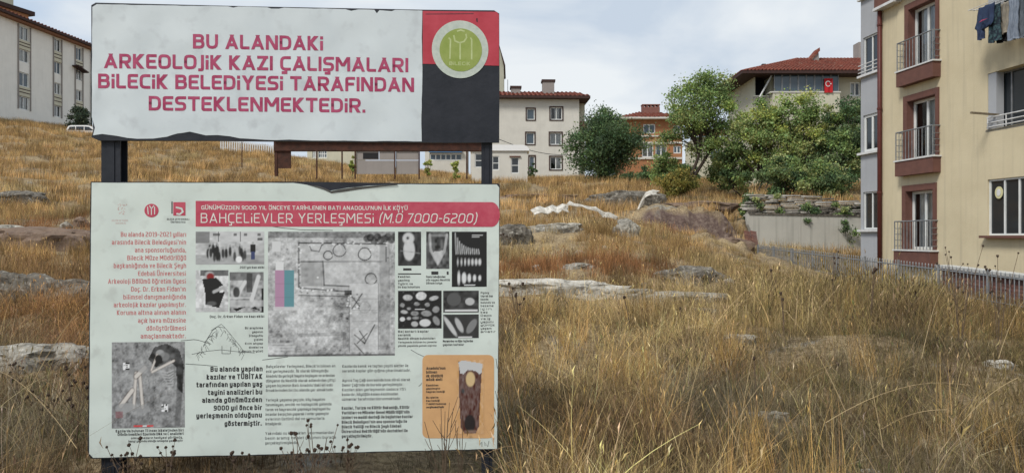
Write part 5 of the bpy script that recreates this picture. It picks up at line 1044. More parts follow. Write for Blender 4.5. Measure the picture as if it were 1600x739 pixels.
# fence line: follows the falling ground from the far brick pier to the near right
A = W(1184, 384, 30.5); B_ = W(1640, 436.5, 14.2); dv = Vector((B_.x - A.x, B_.y - A.y)); FL = dv.length; fa = math.atan2(dv.y, dv.x)
fen = thing('iron_fence', 'low grey picket railing running in front of the yellow block', 'fence', (A.x, A.y, 0), fa)
def ftop(s): return A.z + (B_.z - A.z) * s / FL
npk = 118; pkm = {}
for nm, r0, h in (('picket', .015, .78), ('post', .035, .92)):
    g = MB(); g.tube([(0, 0, -h), (0, 0, .02)], r0, 4 if nm == 'picket' else 6); 
    if nm == 'picket': g.tube([(0, 0, .02), (0, 0, .055)], .018, 4, .002)
    pkm[nm] = g.mesh(nm, M['steel_grey'])
for k in range(npk):
    s = FL * k / (npk - 1); nm = 'post' if k % 13 == 0 else 'picket'; o = bpy.data.objects.new(nm, pkm[nm]); link(o, fen); o.location = (s, 0, ftop(s) + (.04 if nm == 'post' else 0))
for dz in (-.07, -.62):
    g = MB(); g.tube([(0, 0, ftop(0) + dz), (FL, 0, ftop(FL) + dz)], .017, 4); g.build('rail', M['steel_grey'], fen)
# low brick wall with white coping behind the near end of the fence
q = W(1455, 415, 18.6); q2 = W(1660, 440, 14.0); dv2 = Vector((q2.x - q.x, q2.y - q.y)); BL = dv2.length
bw = thing('brick_wall', 'low reddish brick wall with white coping behind the picket railing at right', 'wall', (q.x + .25, q.y, 0), math.atan2(dv2.y, dv2.x))
def bt(s): return q.z + (q2.z - q.z) * s / BL - .05
cz0 = MB(); cz0.v = [(0, -.12, bt(0)), (BL, -.12, bt(BL)), (BL, .25, bt(BL)), (0, .25, bt(0)), (0, -.12, bt(0) + .07), (BL, -.12, bt(BL) + .07), (BL, .25, bt(BL) + .07), (0, .25, bt(0) + .07)]; cz0.f = [(0,3,2,1),(4,5,6,7),(0,1,5,4),(1,2,6,5),(2,3,7,6),(3,0,4,7)]; cz0.mi = [0]*6
cz0.build('coping', pm('white_coping', (.52, .52, .50), (.4, .4, .38), 4, .8), bw)
b = MB(); b.v = [(0, .01, bt(0) - .9), (BL, .01, bt(BL) - .9), (BL, .2, bt(BL) - .9), (0, .2, bt(0) - .9), (0, .01, bt(0) - .003), (BL, .01, bt(BL) - .003), (BL, .2, bt(BL) - .003), (0, .2, bt(0) - .003)]; b.f = cz0.f; b.mi = [0]*6; b.build('mortar_core', pm('mortar', (.17, .13, .115), rough=.95), bw)
brm = []
for k in range(3):
    mb_ = MB().box(-.118, .118, -.02, .03, -.034, .034); brm.append(mb_.mesh('brick', pm('red_brick_%d' % k, [(.22, .095, .075), (.17, .08, .07), (.27, .14, .11)][k], (.14, .07, .06), 9, .9, .4)))
nb = int(BL / .25)
for c in range(8):
    for k in range(nb):
        s = (k + .5 + (.5 if c % 2 else 0)) * .25
        if s > BL - .12: continue
        o = bpy.data.objects.new('brick', rs.choice(brm)); link(o, bw); o.location = (s, .005 + rs.uniform(-.004, .004), bt(s) - .045 - c * .08); o.rotation_euler = (0, -math.atan2(bt(BL) - bt(0), BL), 0)
# brick pier end by the retaining wall
q = W(1165, 380, 31.5); bp_ = thing('brick_pier', 'short leaning stack of red bricks at the far left end of the railing', 'brick pier', (q.x, q.y, W(0, 383, 31.5).z), R(-8))
for c in range(7): 
    for k in range(2): o = bpy.data.objects.new('brick', brm[c % 3]); link(o, bp_); o.location = (.13 + k * .26 + c * -.012, 0, .05 + c * .085); o.scale = (1.05, 2.5, 1); o.rotation_euler = (0, R(12), 0)

# ------------------------------------------------------------------ rocks, sheets
def rock_mesh(seed, w, d, h, m, flat=.5, name='rock'):
    import bmesh
    bm = bmesh.new(); bmesh.ops.create_icosphere(bm, subdivisions=4, radius=1)
    for v in bm.verts:
        p = v.co.copy(); s = 1 + .42 * noise.fractal(p * 1.1 + Vector((seed * 7.1, seed, 0)), 1, 2, 5) + .10 * noise.cell(p * 3.1 + Vector((seed, 0, 0)))
        p *= s; p.z = math.copysign(abs(p.z) ** flat, p.z); v.co = Vector((p.x * w / 2, p.y * d / 2, p.z * h))
    me = bpy.data.meshes.new(name); bm.to_mesh(me); bm.free(); me.materials.append(m); return me
def rock(px, d, wpx_, hpx, label, seed, m='rock', dep=.6, flat=.5, cat='rock', name='rock', rz=None, sink=.42):
    w = wpx_ / F * d; h = hpx / F * d; o = bpy.data.objects.new(name, rock_mesh(seed, w, w * dep, h * .75, M[m], flat, name)); link(o)
    p = G(px, d, h * (.35 - sink)); o.location = p; o.rotation_euler = (0, 0, rz if rz is not None else (seed * 1.7) % .5 - .25); tag(o, label, cat); return o
RK = [
 (50, 9.0, 160, 44, 'large flat pale rock in the dry weeds left of the lower panel', 1, 'rock', .7),
 (30, 14.2, 120, 74, 'shaded grey rocky ledge with white crust at the left photo edge', 3, 'rockdark', .4),
 (112, 14.0, 100, 66, 'dark grey rock ledge touching the left edge of the lower panel', 4, 'rockdark', .4),
 (52, 14.6, 26, 22, 'small white boulder on top of the shaded rock ledge', 5, 'whiterock', .8),
 (60, 22.5, 190, 40, 'dark earthy rock shelf below the left grass slope', 6, 'soil', .3),
 (8, 24.0, 90, 26, 'pale rock slab at the left edge behind the earthy shelf', 7, 'rock', .4),
 (32, 33.0, 90, 30, 'dark rock outcrop in the golden slope at far left', 8, 'rockdark', .5),
 (128, 27.0, 24, 22, 'brownish boulder beside the top left corner of the lower panel', 9, 'soil', .9),
 (104, 26.0, 18, 18, 'pale pink stone left of the brownish boulder', 10, 'rock', .9),
 (865, 14.8, 230, 27, 'long white limestone edge running right from the lower panel', 11, 'whiterock', .16),
 (985, 14.6, 90, 20, 'grey broken stretch at the right end of the white limestone edge', 12, 'rock', .3),
 (1065, 14.2, 130, 22, 'long low grey rock right of the white limestone edge', 13, 'rock', .25),
 (1098, 13.0, 50, 12, 'small grey rock at the end of the low grey ledge', 14, 'rockdark', .5),
 (1080, 18.5, 100, 38, 'shaded grey boulder with flat top in the middle of the slope', 15, 'rockdark', .5),
 (980, 28.0, 40, 34, 'weathered grey rock standing alone in the middle slope grass', 16, 'rock', .8),
 (800, 27.0, 66, 42, 'dark bedrock lump right of the title band end', 17, 'rockdark', .7),
 (870, 29.0, 90, 22, 'thin pale rock strip in golden grass mid slope', 18, 'rock', .3),
 (975, 41.0, 120, 32, 'long shaded rock bank left of the white folded sheet', 19, 'rockdark', .35),
 (1090, 37.0, 100, 16, 'brown bare earth bank left of the green trees', 21, 'soil', .6),
 (850, 44.0, 130, 10, 'long low earthy bank on the crest right of the board', 22, 'soil', .3),
 (1140, 31.5, 70, 20, 'dark brown earth bank left of the retaining wall', 23, 'soil', .6),
 (1562, 9.6, 44, 18, 'white limestone boulder in olive grass near the right photo edge', 24, 'whiterock', .8),
 (1200, 6.9, 60, 14, 'pale stone half hidden under straw in the lower middle foreground', 27, 'rock', .6),
 (1358, 5.7, 26, 6, 'little white stone at the bottom of the right foreground', 28, 'whiterock', .6),
 (1155, 11.2, 54, 14, 'tan stone in the grass below the low grey ledge', 29, 'rock', .6),
 (905, 19.5, 50, 12, 'pale brown stone above the long white limestone edge', 32, 'rock', .6),
]
for a in RK: rock(*a)
_r = random.Random(12); _rub = [rock_mesh(200 + k, .34, .28, .14, M['rock' if k % 2 else 'whiterock'], .7, 'rubble_stone') for k in range(5)]
for k, (px_, d_, l_) in enumerate(((1046, 33.6, 'small stone at the left foot of the eroded earth bank'), (1068, 33.0, 'pale stone tumbled below the middle of the eroded bank'), (1094, 33.4, 'stone on the lower right face of the eroded bank'), (1122, 32.8, 'little stone in the grass left of the brick stack'), (1030, 33.2, 'stone under the small folded white sheet'), (905, 23, 'small rubble stone in reddish grass mid slope'), (945, 25, 'rubble stone below the lone weathered rock'), (838, 20, 'small rubble stone right of the board, above the limestone edge'), (1010, 16.5, 'rubble stone just above the low grey ledge'), (1140, 17.5, 'rubble stone right of the flat-topped boulder'))):
    o_ = bpy.data.objects.new('rock', _rub[k % 5]); link(o_); o_.location = G(px_, d_, .03); s_ = _r.uniform(.7, 1.6); o_.scale = (s_, s_, s_); o_.rotation_euler = (0, 0, _r.uniform(0, 6)); tag(o_, l_, 'rock')
def folded_sheet(label, pts, d, width, cat='sheet'):
    """strip of pale geotextile lying over old trench edges; pts are (px,py) along its crest"""
    b = MB(); n = len(pts); k = 5; rr_ = random.Random(len(label)); P_ = []
    for (px, py) in pts:
        p = W(px, py, d)
        for j in range(k + 1):
            t = j / k; P_.append((p.x + rr_.uniform(-.1, .1), p.y - width * .5 + width * t + rr_.uniform(-.03, .03), p.z + .06 * math.sin(t * math.pi) - .55 * width * max(0, .5 - t) + rr_.uniform(-.07, .07)))
    m_ = len(P_)
    for off in (0, -.03): b.v += [(x, y, z + off) for x, y, z in P_]
    for i in range(n - 1):
        for j in range(k):
            a = i*(k+1)+j; b.f.append((a, a+k+1, a+k+2, a+1)); b.f.append((m_+a, m_+a+1, m_+a+k+2, m_+a+k+1)); b.mi += [0, 0]
        for j in (0, k): a = i*(k+1)+j; b.f.append((a, m_+a, m_+a+k+1, a+k+1)); b.mi.append(0)
    for i in (0, n-1):
        for j in range(k): a = i*(k+1)+j; b.f.append((a, a+1, m_+a+1, m_+a)); b.mi.append(0)
    o = b.build('geotextile_sheet', M['geotex'], None); tag(o, label, cat)
folded_sheet('grey white sheet hanging in folds over the trench edge, left of the wavy strip', [(832, 329), (842, 325), (853, 328), (862, 323), (872, 325), (881, 321), (887, 324)], 33.6, .9)
folded_sheet('narrow white wavy strip of sheet running down to the right mid slope', [(884, 324), (889, 318), (899, 321), (908, 321), (919, 326), (931, 326), (943, 334), (952, 335), (963, 342)], 33.2, .26)
folded_sheet('small white folded sheet bent over the top of the eroded earth bank', [(999, 326), (1004, 314), (1009, 304), (1016, 300), (1022, 299), (1028, 302)], 36.0, .5)
folded_sheet('thin white sheet scrap lying right of the slope centre', [(1055, 391), (1066, 389), (1078, 391), (1085, 394)], 26, .3)
folded_sheet('white flat sheet half covering the shaded ledge at left', [(838, 335), (855, 337), (872, 336), (884, 338)], 33.0, .6) if False else None

# ------------------------------------------------------------------ vegetation
def colattr(me, cols):
    at = me.attributes.new('tintc', 'FLOAT_COLOR', 'POINT'); c = np.ones((len(cols), 4)); c[:, :3] = cols; at.data.foreach_set('color', c.ravel())
def quads_mesh(name, V, m, cols):
    n = len(V); me = bpy.data.meshes.new(name); me.vertices.add(n); me.vertices.foreach_set('co', V.astype(np.float32).ravel())
    me.loops.add(n); me.loops.foreach_set('vertex_index', np.arange(n, dtype=np.int32)); me.polygons.add(n // 4); me.polygons.foreach_set('loop_start', np.arange(0, n, 4, dtype=np.int32))
    me.update(calc_edges=True); me.materials.append(m); colattr(me, cols); return me
def leaves(centers, size, cols, seed, elong=1.6):
    r = np.random.default_rng(seed); n = len(centers); d = r.standard_normal((n, 3)); d /= np.linalg.norm(d, axis=1)[:, None]; e = r.standard_normal((n, 3)); e -= (e * d).sum(1)[:, None] * d; e /= np.linalg.norm(e, axis=1)[:, None]
    s = size * r.uniform(.6, 1.3, n)[:, None]; a = d * s * elong * .5; b = e * s * .5
    V = np.stack([centers - a, centers - b * .9, centers + a, centers + b * .9], 1).reshape(-1, 3); C = np.repeat(cols, 4, 0); return V, C
def tree(px, d, base_py, top_py, wpx_, label, cols, nleaf, seed, crown0=.25, leaf=.16, trunk_r=.12, name='tree', trunks=1, cat='tree', nclump=60, group=None, shape='round', cs_=(.13, .30)):
    r = random.Random(seed); rn = np.random.default_rng(seed); g = G(px, d); top = W(px, top_py, d).z; x0 = g.x; zb_ = W(px, base_py, d).z if base_py else g.z
    zb_ = min(zb_, g.z + .3) - .1; Ht = top - zb_; Wd = wpx_ / F * d
    root = thing(name, label, cat, (x0, d, zb_), 0, group)
    mb = MB(); zc = Ht * (crown0 + (1 - crown0) * .5); rz_ = Ht * (1 - crown0) * .5; rx = Wd * .5; clumps = []
    for k in range(nclump):
        while True:
            v = Vector((r.gauss(0, 1), r.gauss(0, 1), r.gauss(0, 1))).normalized() * (r.random() ** .42)
            zz = v.z
            f = 1.0
            if shape == 'round': f = 1.0 if zz < .1 else 1 - .35 * (zz - .1)
            if shape == 'vase': f = .62 + .5 * (1 - abs(zz - .0)) if zz < .2 else 1.05 - .45 * (zz)
            break
        wob = 1 + .55 * noise.noise(Vector((v.x * 1.6 + seed, v.y * 1.6, v.z * 1.6)))
        c = Vector((v.x * rx * f * wob * .86, v.y * rx * f * wob * .8, zc + v.z * rz_ * .9 * (1 + .12 * noise.noise(Vector((v.x*2, v.y*2, seed)))))); clumps.append(c)
    forks = [Vector((r.uniform(-.15, .15) * rx, r.uniform(-.1, .1) * rx, Ht * (crown0 * .85 + .1 * r.random()))) for _ in range(trunks)]
    for t_i, fk in enumerate(forks):
        bx = Vector((r.uniform(-.3, .3) * (trunks > 1) * rx, 0, 0)); mid = bx.lerp(fk, .5) + Vector((r.uniform(-.08, .08), 0, 0)); mb.tube([bx, mid, fk], trunk_r, 8, trunk_r * .7)
    for c in clumps:
        fk = min(forks, key=lambda q_: (q_ - c).length); m1 = fk.lerp(c, .45) + Vector((r.uniform(-.2, .2), r.uniform(-.2, .2), r.uniform(-.05, .3))) * rx * .3; mb.tube([fk, m1, c], trunk_r * .34, 4, .012, cap=False)
    mb.build('trunk', M['bark'], root, smooth=True)
    nleaf = int(nleaf * 2.0); leaf *= .72; per = nleaf // nclump; cs = []; cl = []
    for ci, c in enumerate(clumps):
        sz = rx * r.uniform(*cs_); p = rn.standard_normal((per, 3)) * np.array([sz, sz, sz * .72]) * .62 + np.array(c); cs.append(p)
        base = np.array(cols[r.randrange(len(cols))]); j = rn.uniform(.5, 1.45, (per, 1)); cl.append(base[None] * j * np.stack([rn.uniform(.85, 1.2, per), np.ones(per), rn.uniform(.8, 1.2, per)], 1))
    V, C = leaves(np.concatenate(cs), leaf, np.concatenate(cl), seed); o = bpy.data.objects.new('crown', quads_mesh('crown', V, M['leaf'], C)); link(o, root); return root
DG = [(.10, .165, .075), (.12, .19, .08), (.155, .22, .10), (.08, .13, .06)]; MG = [(.22, .31, .11), (.27, .36, .13), (.17, .245, .09), (.32, .37, .15)]; YG = [(.37, .43, .12), (.29, .38, .11), (.40, .43, .15)]
tree(948, 62, 284, 166, 124, 'round dark green tree beside the red-roofed off-white house', DG + [(.07, .11, .06)], 16000, 11, .0, .17, .1, nclump=120)
tree(1096, 48, 283, 104, 172, 'tall open green tree with a visible dark trunk in the middle distance', MG + YG[1:2], 11000, 12, .25, .14, .13, nclump=64, trunks=2, cs_=(.08, .22))
tree(1192, 45, 300, 150, 116, 'bushy green tree below the recessed corner balcony of the cream house', MG + YG[:1], 7500, 13, .1, .14, .08, nclump=64, cs_=(.08, .24), trunks=2, group='trees below the cream house')
tree(1254, 43.5, 306, 132, 138, 'widest yellow green tree below the glazed balcony', MG + YG, 10500, 14, .08, .13, .09, nclump=90, cs_=(.07, .22), trunks=3, group='trees below the cream house')
tree(1318, 42, 308, 148, 108, 'dark green tree touching the grey bay of the yellow block', DG + MG, 8000, 15, .06, .13, .08, nclump=64, cs_=(.08, .24), trunks=2, group='trees below the cream house')
tree(1345, 47, 304, 150, 70, 'dark slender tree half hidden behind the grey bay', DG, 5000, 16, .1, .15, .08, nclump=40, group='trees below the cream house')
tree(1150, 47, 300, 222, 70, 'low green thicket between the tall open tree and bushy trees', MG + DG, 5000, 17, .05, .14, .05, name='shrub', cat='shrub', nclump=40, trunks=2)
tree(1225, 39, 315, 238, 80, 'low leafy shrub in front of the bushy green trees', MG + DG, 5000, 18, .02, .12, .04, name='shrub', cat='shrub', nclump=40, trunks=2)
tree(1290, 38.5, 318, 250, 90, 'dark low shrub hanging over the stone slab wall', DG + MG, 5200, 19, .02, .12, .04, name='shrub', cat='shrub', nclump=40, trunks=2)
tree(1040, 50, 290, 238, 60, 'small green shrub left of the tall open tree trunk', MG, 2600, 20, .02, .14, .03, name='shrub', cat='shrub', nclump=24)
tree(1062, 45, 306, 268, 80, 'pale yellow green bush in front of the tall open tree', [(.22, .2, .05), (.28, .24, .07), (.16, .17, .05)], 4200, 21, 0, .11, .02, name='shrub', cat='shrub', nclump=40, trunks=2)
tree(124, 84, None, 163, 44, 'grey green bush behind the parked white car', [(.06, .085, .055), (.08, .105, .07)], 3000, 22, .02, .22, .06, name='shrub', cat='shrub', nclump=30)
tree(832, 68, 282, 253, 16, 'small dark shrub beside the white cabin', DG, 700, 23, 0, .14, .02, name='shrub', cat='shrub', nclump=12)
tree(551, 60, 276, 238, 14, 'narrow green shrub left of the grey sheet wall', YG, 700, 24, 0, .14, .02, name='shrub', cat='shrub', nclump=12)
tree(669, 60, 270, 238, 14, 'green shrub at the right end of the grey sheet wall', YG, 700, 25, 0, .14, .02, name='shrub', cat='shrub', nclump=12)
tree(712, 60, 270, 245, 18, 'yellow green shrub seen through the shelter near its right post', YG, 700, 26, 0, .14, .02, name='shrub', cat='shrub', nclump=12)
tree(1335, 36.2, 345, 318, 60, 'creeper hanging over the right end of the retaining wall', DG, 1600, 27, 0, .1, .02, name='creeper', cat='creeper', nclump=20)
tree(1178, 35.4, 348, 326, 34, 'small creeper at the left corner of the retaining wall', DG + YG, 700, 28, 0, .09, .02, name='creeper', cat='creeper', nclump=12)

tree(1128, 50, 292, 236, 70, 'low green bushes right behind the tall open tree trunk', MG, 2600, 31, .02, .13, .04, name='shrub', cat='shrub', nclump=36, trunks=2)
tree(1068, 56, 290, 255, 50, 'dim green hedge bush under the tall open tree crown', DG, 3500, 32, .02, .14, .04, name='shrub', cat='shrub', nclump=30, trunks=2)
tree(1005, 58, 290, 262, 60, 'dark low hedge between the round tree and the small shrub', DG, 2500, 33, .0, .14, .04, name='shrub', cat='shrub', nclump=30, trunks=2)
q = W(1090, 262, 70); hl = thing('house', 'low cream house wall glimpsed behind the tall open tree', 'building', (q.x, q.y, 0)); sw_ = 6.2; zc_ = W(0, 214, 70).z
hh_ = [(1.2, 2.2, zc_ - 2.2, zc_ - 1.0), (3.6, 4.6, zc_ - 2.2, zc_ - 1.0)]; holes_wall(hl, M['creamwall'], 0, sw_, 3, zc_, hh_, reveal=.15, depth=5)
for h_ in hh_: window(hl, h_, .08, 'upvc', 'glassblue', mull=1, ft=.08)
b = MB(); tile_slope(b, (-.5, -.5, zc_ + .02), (sw_ + .5, -.5, zc_ + .02), (-.5, 2.6, zc_ + 1.1), (sw_ + .5, 2.6, zc_ + 1.1), .4, .07); b.build('roof', M['tile'], hl)
for px_, d_, b_, t_, w_, n_, l_ in ((1215, 34.9, 340, 300, 46, 1500, 'leafy bush spilling over the middle of the stone slab wall'), (1262, 34.8, 345, 304, 40, 1300, 'small bush growing out of the stone slab wall right of its middle'), (1175, 35.6, 322, 286, 44, 1400, 'bush at the left end of the stone slab wall'), (1318, 34.9, 340, 306, 50, 1500, 'dark bush on the right end of the stone slab wall')):
    tree(px_, d_, b_, t_, w_, l_, DG + MG, n_, px_, 0, .10, .02, name='shrub', cat='shrub', nclump=22)
g = MB(); g.tube([W(780 + 130 * t_, 218 + 24 * t_ + 9 * math.sin(t_ * 3.14), 80) for t_ in np.linspace(0, 1, 12)], .03, 4); tag(g.build('overhead_wire', M['rubber'], None), 'thin dark overhead wire sagging across the off-white red-roofed house', 'wire')
# grass clumps (source meshes, instanced by geometry nodes)
def clump(seed, nbl, h, w, spread, lean, segs=3, heads=0.0, tangle=0.0, flat=False):
    r = np.random.default_rng(seed); V, C, Fc = [], [], []
    for k in range(nbl):
        a = r.uniform(0, 2*np.pi); ro = spread * np.sqrt(r.random()); bx, by = ro*np.cos(a), ro*np.sin(a); hh = h * r.uniform(.45, 1.15); ww = w * r.uniform(.6, 1.3); th = r.uniform(0, 2*np.pi); ld = r.uniform(0, 2*np.pi); le = lean * r.random() ** 1.3 * hh
        if tangle and r.random() < tangle: le = hh * r.uniform(.8, 1.5); hh *= .35
        c = np.array([1., 1., 1.]) * (r.uniform(.3, .7) if r.random() < .4 else r.uniform(.8, 1.45)) * np.array([1, r.uniform(.88, 1.02), r.uniform(.7, 1.05)]); base = len(V)
        wx, wy = np.cos(th)*ww/2, np.sin(th)*ww/2
        for s in range(segs + 1):
            t = s / segs; x = bx + np.cos(ld)*le*t**1.8; y = by + np.sin(ld)*le*t**1.8; z = hh*(t - .18*t*t*(le/hh if hh else 0)) - .02; f = (1 - t*.85)
            V += [(x-wx*f, y-wy*f, z), (x+wx*f, y+wy*f, z)]; cc = c; C += [cc, cc]
            if s: i = base + 2*s; Fc.append((i-2, i-1, i+1, i))
        if r.random() < heads:
            i = len(V); hx = ww * .9
            V += [(x, y, z-.01), (x+hx*np.cos(th), y+hx*np.sin(th), z+.03), (x+np.cos(ld)*.02, y+np.sin(ld)*.02, z+.06), (x-hx*np.cos(th), y-hx*np.sin(th), z+.03)]; C += [c*1.1]*4; Fc.append((i, i+1, i+2, i+3))
    me = bpy.data.meshes.new('grass_clump'); me.from_pydata([tuple(map(float, v)) for v in V], [], Fc); me.materials.append(M['grass']); colattr(me, np.array(C)); return bpy.data.objects.new('grass_clump', me)
def scatter(name, label, clumps, pts, tint, scale, rot, idx, cat='grass'):
    col = bpy.data.collections.new(name + '_source')
    for i, c in enumerate(clumps): c.name = '%s_source_%02d' % (name, i); col.objects.link(c)
    me = bpy.data.meshes.new(name); me.vertices.add(len(pts)); me.vertices.foreach_set('co', np.asarray(pts, np.float32).ravel())
    a = me.attributes.new('tint', 'FLOAT_VECTOR', 'POINT'); a.data.foreach_set('vector', np.asarray(tint, np.float32).ravel())
    a = me.attributes.new('scl', 'FLOAT', 'POINT'); a.data.foreach_set('value', np.asarray(scale, np.float32))
    a = me.attributes.new('rot', 'FLOAT_VECTOR', 'POINT'); a.data.foreach_set('vector', np.asarray(rot, np.float32).ravel())
    a = me.attributes.new('pick', 'INT', 'POINT'); a.data.foreach_set('value', np.asarray(idx, np.int32))
    o = bpy.data.objects.new(name, me); link(o); tag(o, label, None, kind='stuff')
    ng = bpy.data.node_groups.new(name, 'GeometryNodeTree'); ng.interface.new_socket('Geometry', in_out='INPUT', socket_type='NodeSocketGeometry'); ng.interface.new_socket('Geometry', in_out='OUTPUT', socket_type='NodeSocketGeometry')
    gi = ng.nodes.new('NodeGroupInput'); go = ng.nodes.new('NodeGroupOutput'); ip = ng.nodes.new('GeometryNodeInstanceOnPoints'); ci = ng.nodes.new('GeometryNodeCollectionInfo'); ci.inputs['Collection'].default_value = col; ci.inputs['Separate Children'].default_value = True; ci.inputs['Reset Children'].default_value = True
    def na(n, ty):
        q_ = ng.nodes.new('GeometryNodeInputNamedAttribute'); q_.data_type = ty; q_.inputs[0].default_value = n; return q_.outputs['Attribute']
    ng.links.new(gi.outputs[0], ip.inputs['Points']); ng.links.new(ci.outputs[0], ip.inputs['Instance']); ip.inputs['Pick Instance'].default_value = True
    ng.links.new(na('pick', 'INT'), ip.inputs['Instance Index']); ng.links.new(na('scl', 'FLOAT'), ip.inputs['Scale'])
    er = ng.nodes.new('FunctionNodeEulerToRotation'); ng.links.new(na('rot', 'FLOAT_VECTOR'), er.inputs[0]); ng.links.new(er.outputs[0], ip.inputs['Rotation'])
    ng.links.new(ip.outputs[0], go.inputs[0]); md = o.modifiers.new('scatter', 'NODES'); md.node_group = ng; return o

def blocked(x, y):
    """inside buildings or on the yard of the yellow block"""
    if y > 33.9 and y < 35.2 and x > 10.5: return True
    s = Vector((x - Y.o.x, y - Y.o.y)); a = s.x * Y.dx.x + s.y * Y.dx.y; b_ = s.x * Y.n.x + s.y * Y.n.y
    return (-2.6 < a < 16 and b_ > -.6)
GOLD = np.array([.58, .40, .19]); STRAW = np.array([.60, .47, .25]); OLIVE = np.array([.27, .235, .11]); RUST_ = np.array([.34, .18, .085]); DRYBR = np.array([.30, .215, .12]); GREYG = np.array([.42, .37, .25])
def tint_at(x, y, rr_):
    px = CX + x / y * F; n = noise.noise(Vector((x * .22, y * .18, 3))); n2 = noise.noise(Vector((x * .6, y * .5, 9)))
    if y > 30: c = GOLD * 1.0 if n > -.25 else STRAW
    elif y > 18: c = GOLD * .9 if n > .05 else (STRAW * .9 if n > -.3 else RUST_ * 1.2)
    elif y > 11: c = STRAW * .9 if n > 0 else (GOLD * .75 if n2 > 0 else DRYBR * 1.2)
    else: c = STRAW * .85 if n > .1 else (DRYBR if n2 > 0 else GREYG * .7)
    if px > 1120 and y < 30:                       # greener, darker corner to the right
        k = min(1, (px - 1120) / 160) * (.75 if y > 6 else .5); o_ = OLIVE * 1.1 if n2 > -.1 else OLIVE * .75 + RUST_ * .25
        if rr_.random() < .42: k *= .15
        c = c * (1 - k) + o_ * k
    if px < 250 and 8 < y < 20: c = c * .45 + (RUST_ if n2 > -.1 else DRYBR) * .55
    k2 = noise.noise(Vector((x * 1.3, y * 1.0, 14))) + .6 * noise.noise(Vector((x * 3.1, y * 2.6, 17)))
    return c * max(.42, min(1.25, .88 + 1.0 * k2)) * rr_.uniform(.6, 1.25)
def density(x, y, base):
    n = noise.noise(Vector((x * .35 + 4, y * .28, 6))) + .5 * noise.noise(Vector((x * 1.1, y * .9, 2)))
    return base * min(1.0, max(.2, .7 + 1.4 * n))
CLEAR = []
for q_ in RK:
    g_ = G(q_[0], q_[1]); w_ = q_[2] / F * q_[1] / 2; CLEAR.append((g_.x, g_.y, w_ * .9, max(.3, min(1.0, q_[1] * .04))))
CLEAR += [(7.8, 34.4, 2.2, .8), (W(900, 0, 33.5).x, 33.5, 1.8, 1.3), (W(1015, 0, 36.5).x, 36.5, .8, 1.5)]
def sample(d0, d1, per_m2, rr_, umax=.86, keep=None):
    out = []; n = int(umax * (d1*d1 - d0*d0) * per_m2)
    for _ in range(n):
        d = math.sqrt(rr_.uniform(d0*d0, d1*d1)); u = rr_.uniform(-umax, umax); x = u * d
        if blocked(x, d): continue
        if 20 < d < 31 and abs(x - (A.x + (B_.x - A.x) * (d - A.y) / (B_.y - A.y)) + .75) < 1.0 and rr_.random() < .85: continue
        if any(abs(x - a_) < w_ and -dd_ * 1.6 < d - b_ < dd_ * .4 for a_, b_, w_, dd_ in CLEAR) and rr_.random() < .8: continue
        if rr_.random() > density(x, d, 1.0): continue
        if keep and not keep(x, d, u): continue
        out.append((x, d))
    return out
def do_scatter(name, label, clumps, xy, smin, smax, seed, tintf=tint_at, tilt=.12):
    rr_ = random.Random(seed); P_, T_, S_, R_, I_ = [], [], [], [], []
    for x, y in xy:
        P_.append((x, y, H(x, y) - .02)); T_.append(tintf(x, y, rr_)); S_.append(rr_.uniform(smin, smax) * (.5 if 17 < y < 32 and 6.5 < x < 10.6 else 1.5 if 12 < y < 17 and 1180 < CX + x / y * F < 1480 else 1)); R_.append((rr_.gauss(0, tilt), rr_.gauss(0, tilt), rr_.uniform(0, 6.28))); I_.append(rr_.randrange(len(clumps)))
    return scatter(name, label, clumps, P_, T_, S_, R_, I_)
rr = random.Random(77)
# near: tangled straw and thatch
def tint_low(x, y, rr_): return tint_at(x, y, rr_) * .8 * rr_.uniform(.6, 1.3)
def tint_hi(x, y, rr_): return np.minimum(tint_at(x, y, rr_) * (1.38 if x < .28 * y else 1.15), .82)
def patch(lo): return lambda x, y, u: noise.noise(Vector((x * .9, y * .7, 21))) + .5 * noise.noise(Vector((x * 2.3, y * 2, 4))) > lo
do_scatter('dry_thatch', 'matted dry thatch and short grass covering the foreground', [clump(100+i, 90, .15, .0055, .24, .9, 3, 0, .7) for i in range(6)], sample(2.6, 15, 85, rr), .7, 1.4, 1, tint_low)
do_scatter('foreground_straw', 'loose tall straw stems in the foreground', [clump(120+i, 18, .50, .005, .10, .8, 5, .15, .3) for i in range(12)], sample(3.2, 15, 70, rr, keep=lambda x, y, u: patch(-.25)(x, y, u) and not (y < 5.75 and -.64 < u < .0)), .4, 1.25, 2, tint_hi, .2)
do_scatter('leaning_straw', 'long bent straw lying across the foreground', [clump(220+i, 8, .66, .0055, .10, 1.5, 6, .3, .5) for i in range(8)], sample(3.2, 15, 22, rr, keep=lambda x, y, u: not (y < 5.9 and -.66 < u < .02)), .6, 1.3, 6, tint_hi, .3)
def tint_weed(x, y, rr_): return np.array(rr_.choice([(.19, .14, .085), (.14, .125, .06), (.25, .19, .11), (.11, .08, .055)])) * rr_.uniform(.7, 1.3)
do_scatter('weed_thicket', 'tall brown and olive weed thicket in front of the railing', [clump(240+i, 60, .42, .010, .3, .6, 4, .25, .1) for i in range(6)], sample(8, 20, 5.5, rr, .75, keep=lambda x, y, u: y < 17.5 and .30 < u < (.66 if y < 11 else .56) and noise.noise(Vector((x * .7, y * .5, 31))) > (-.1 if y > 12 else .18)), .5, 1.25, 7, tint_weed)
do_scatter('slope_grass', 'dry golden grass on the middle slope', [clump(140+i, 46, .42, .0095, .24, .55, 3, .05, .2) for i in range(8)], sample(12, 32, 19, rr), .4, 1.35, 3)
do_scatter('hillside_grass', 'golden grass on the far hillside', [clump(160+i, 70, .5, .02, .5, .4, 2, 0, .15) for i in range(6)], sample(29, 100, 3.2, rr, .88), .5, 1.35, 4)
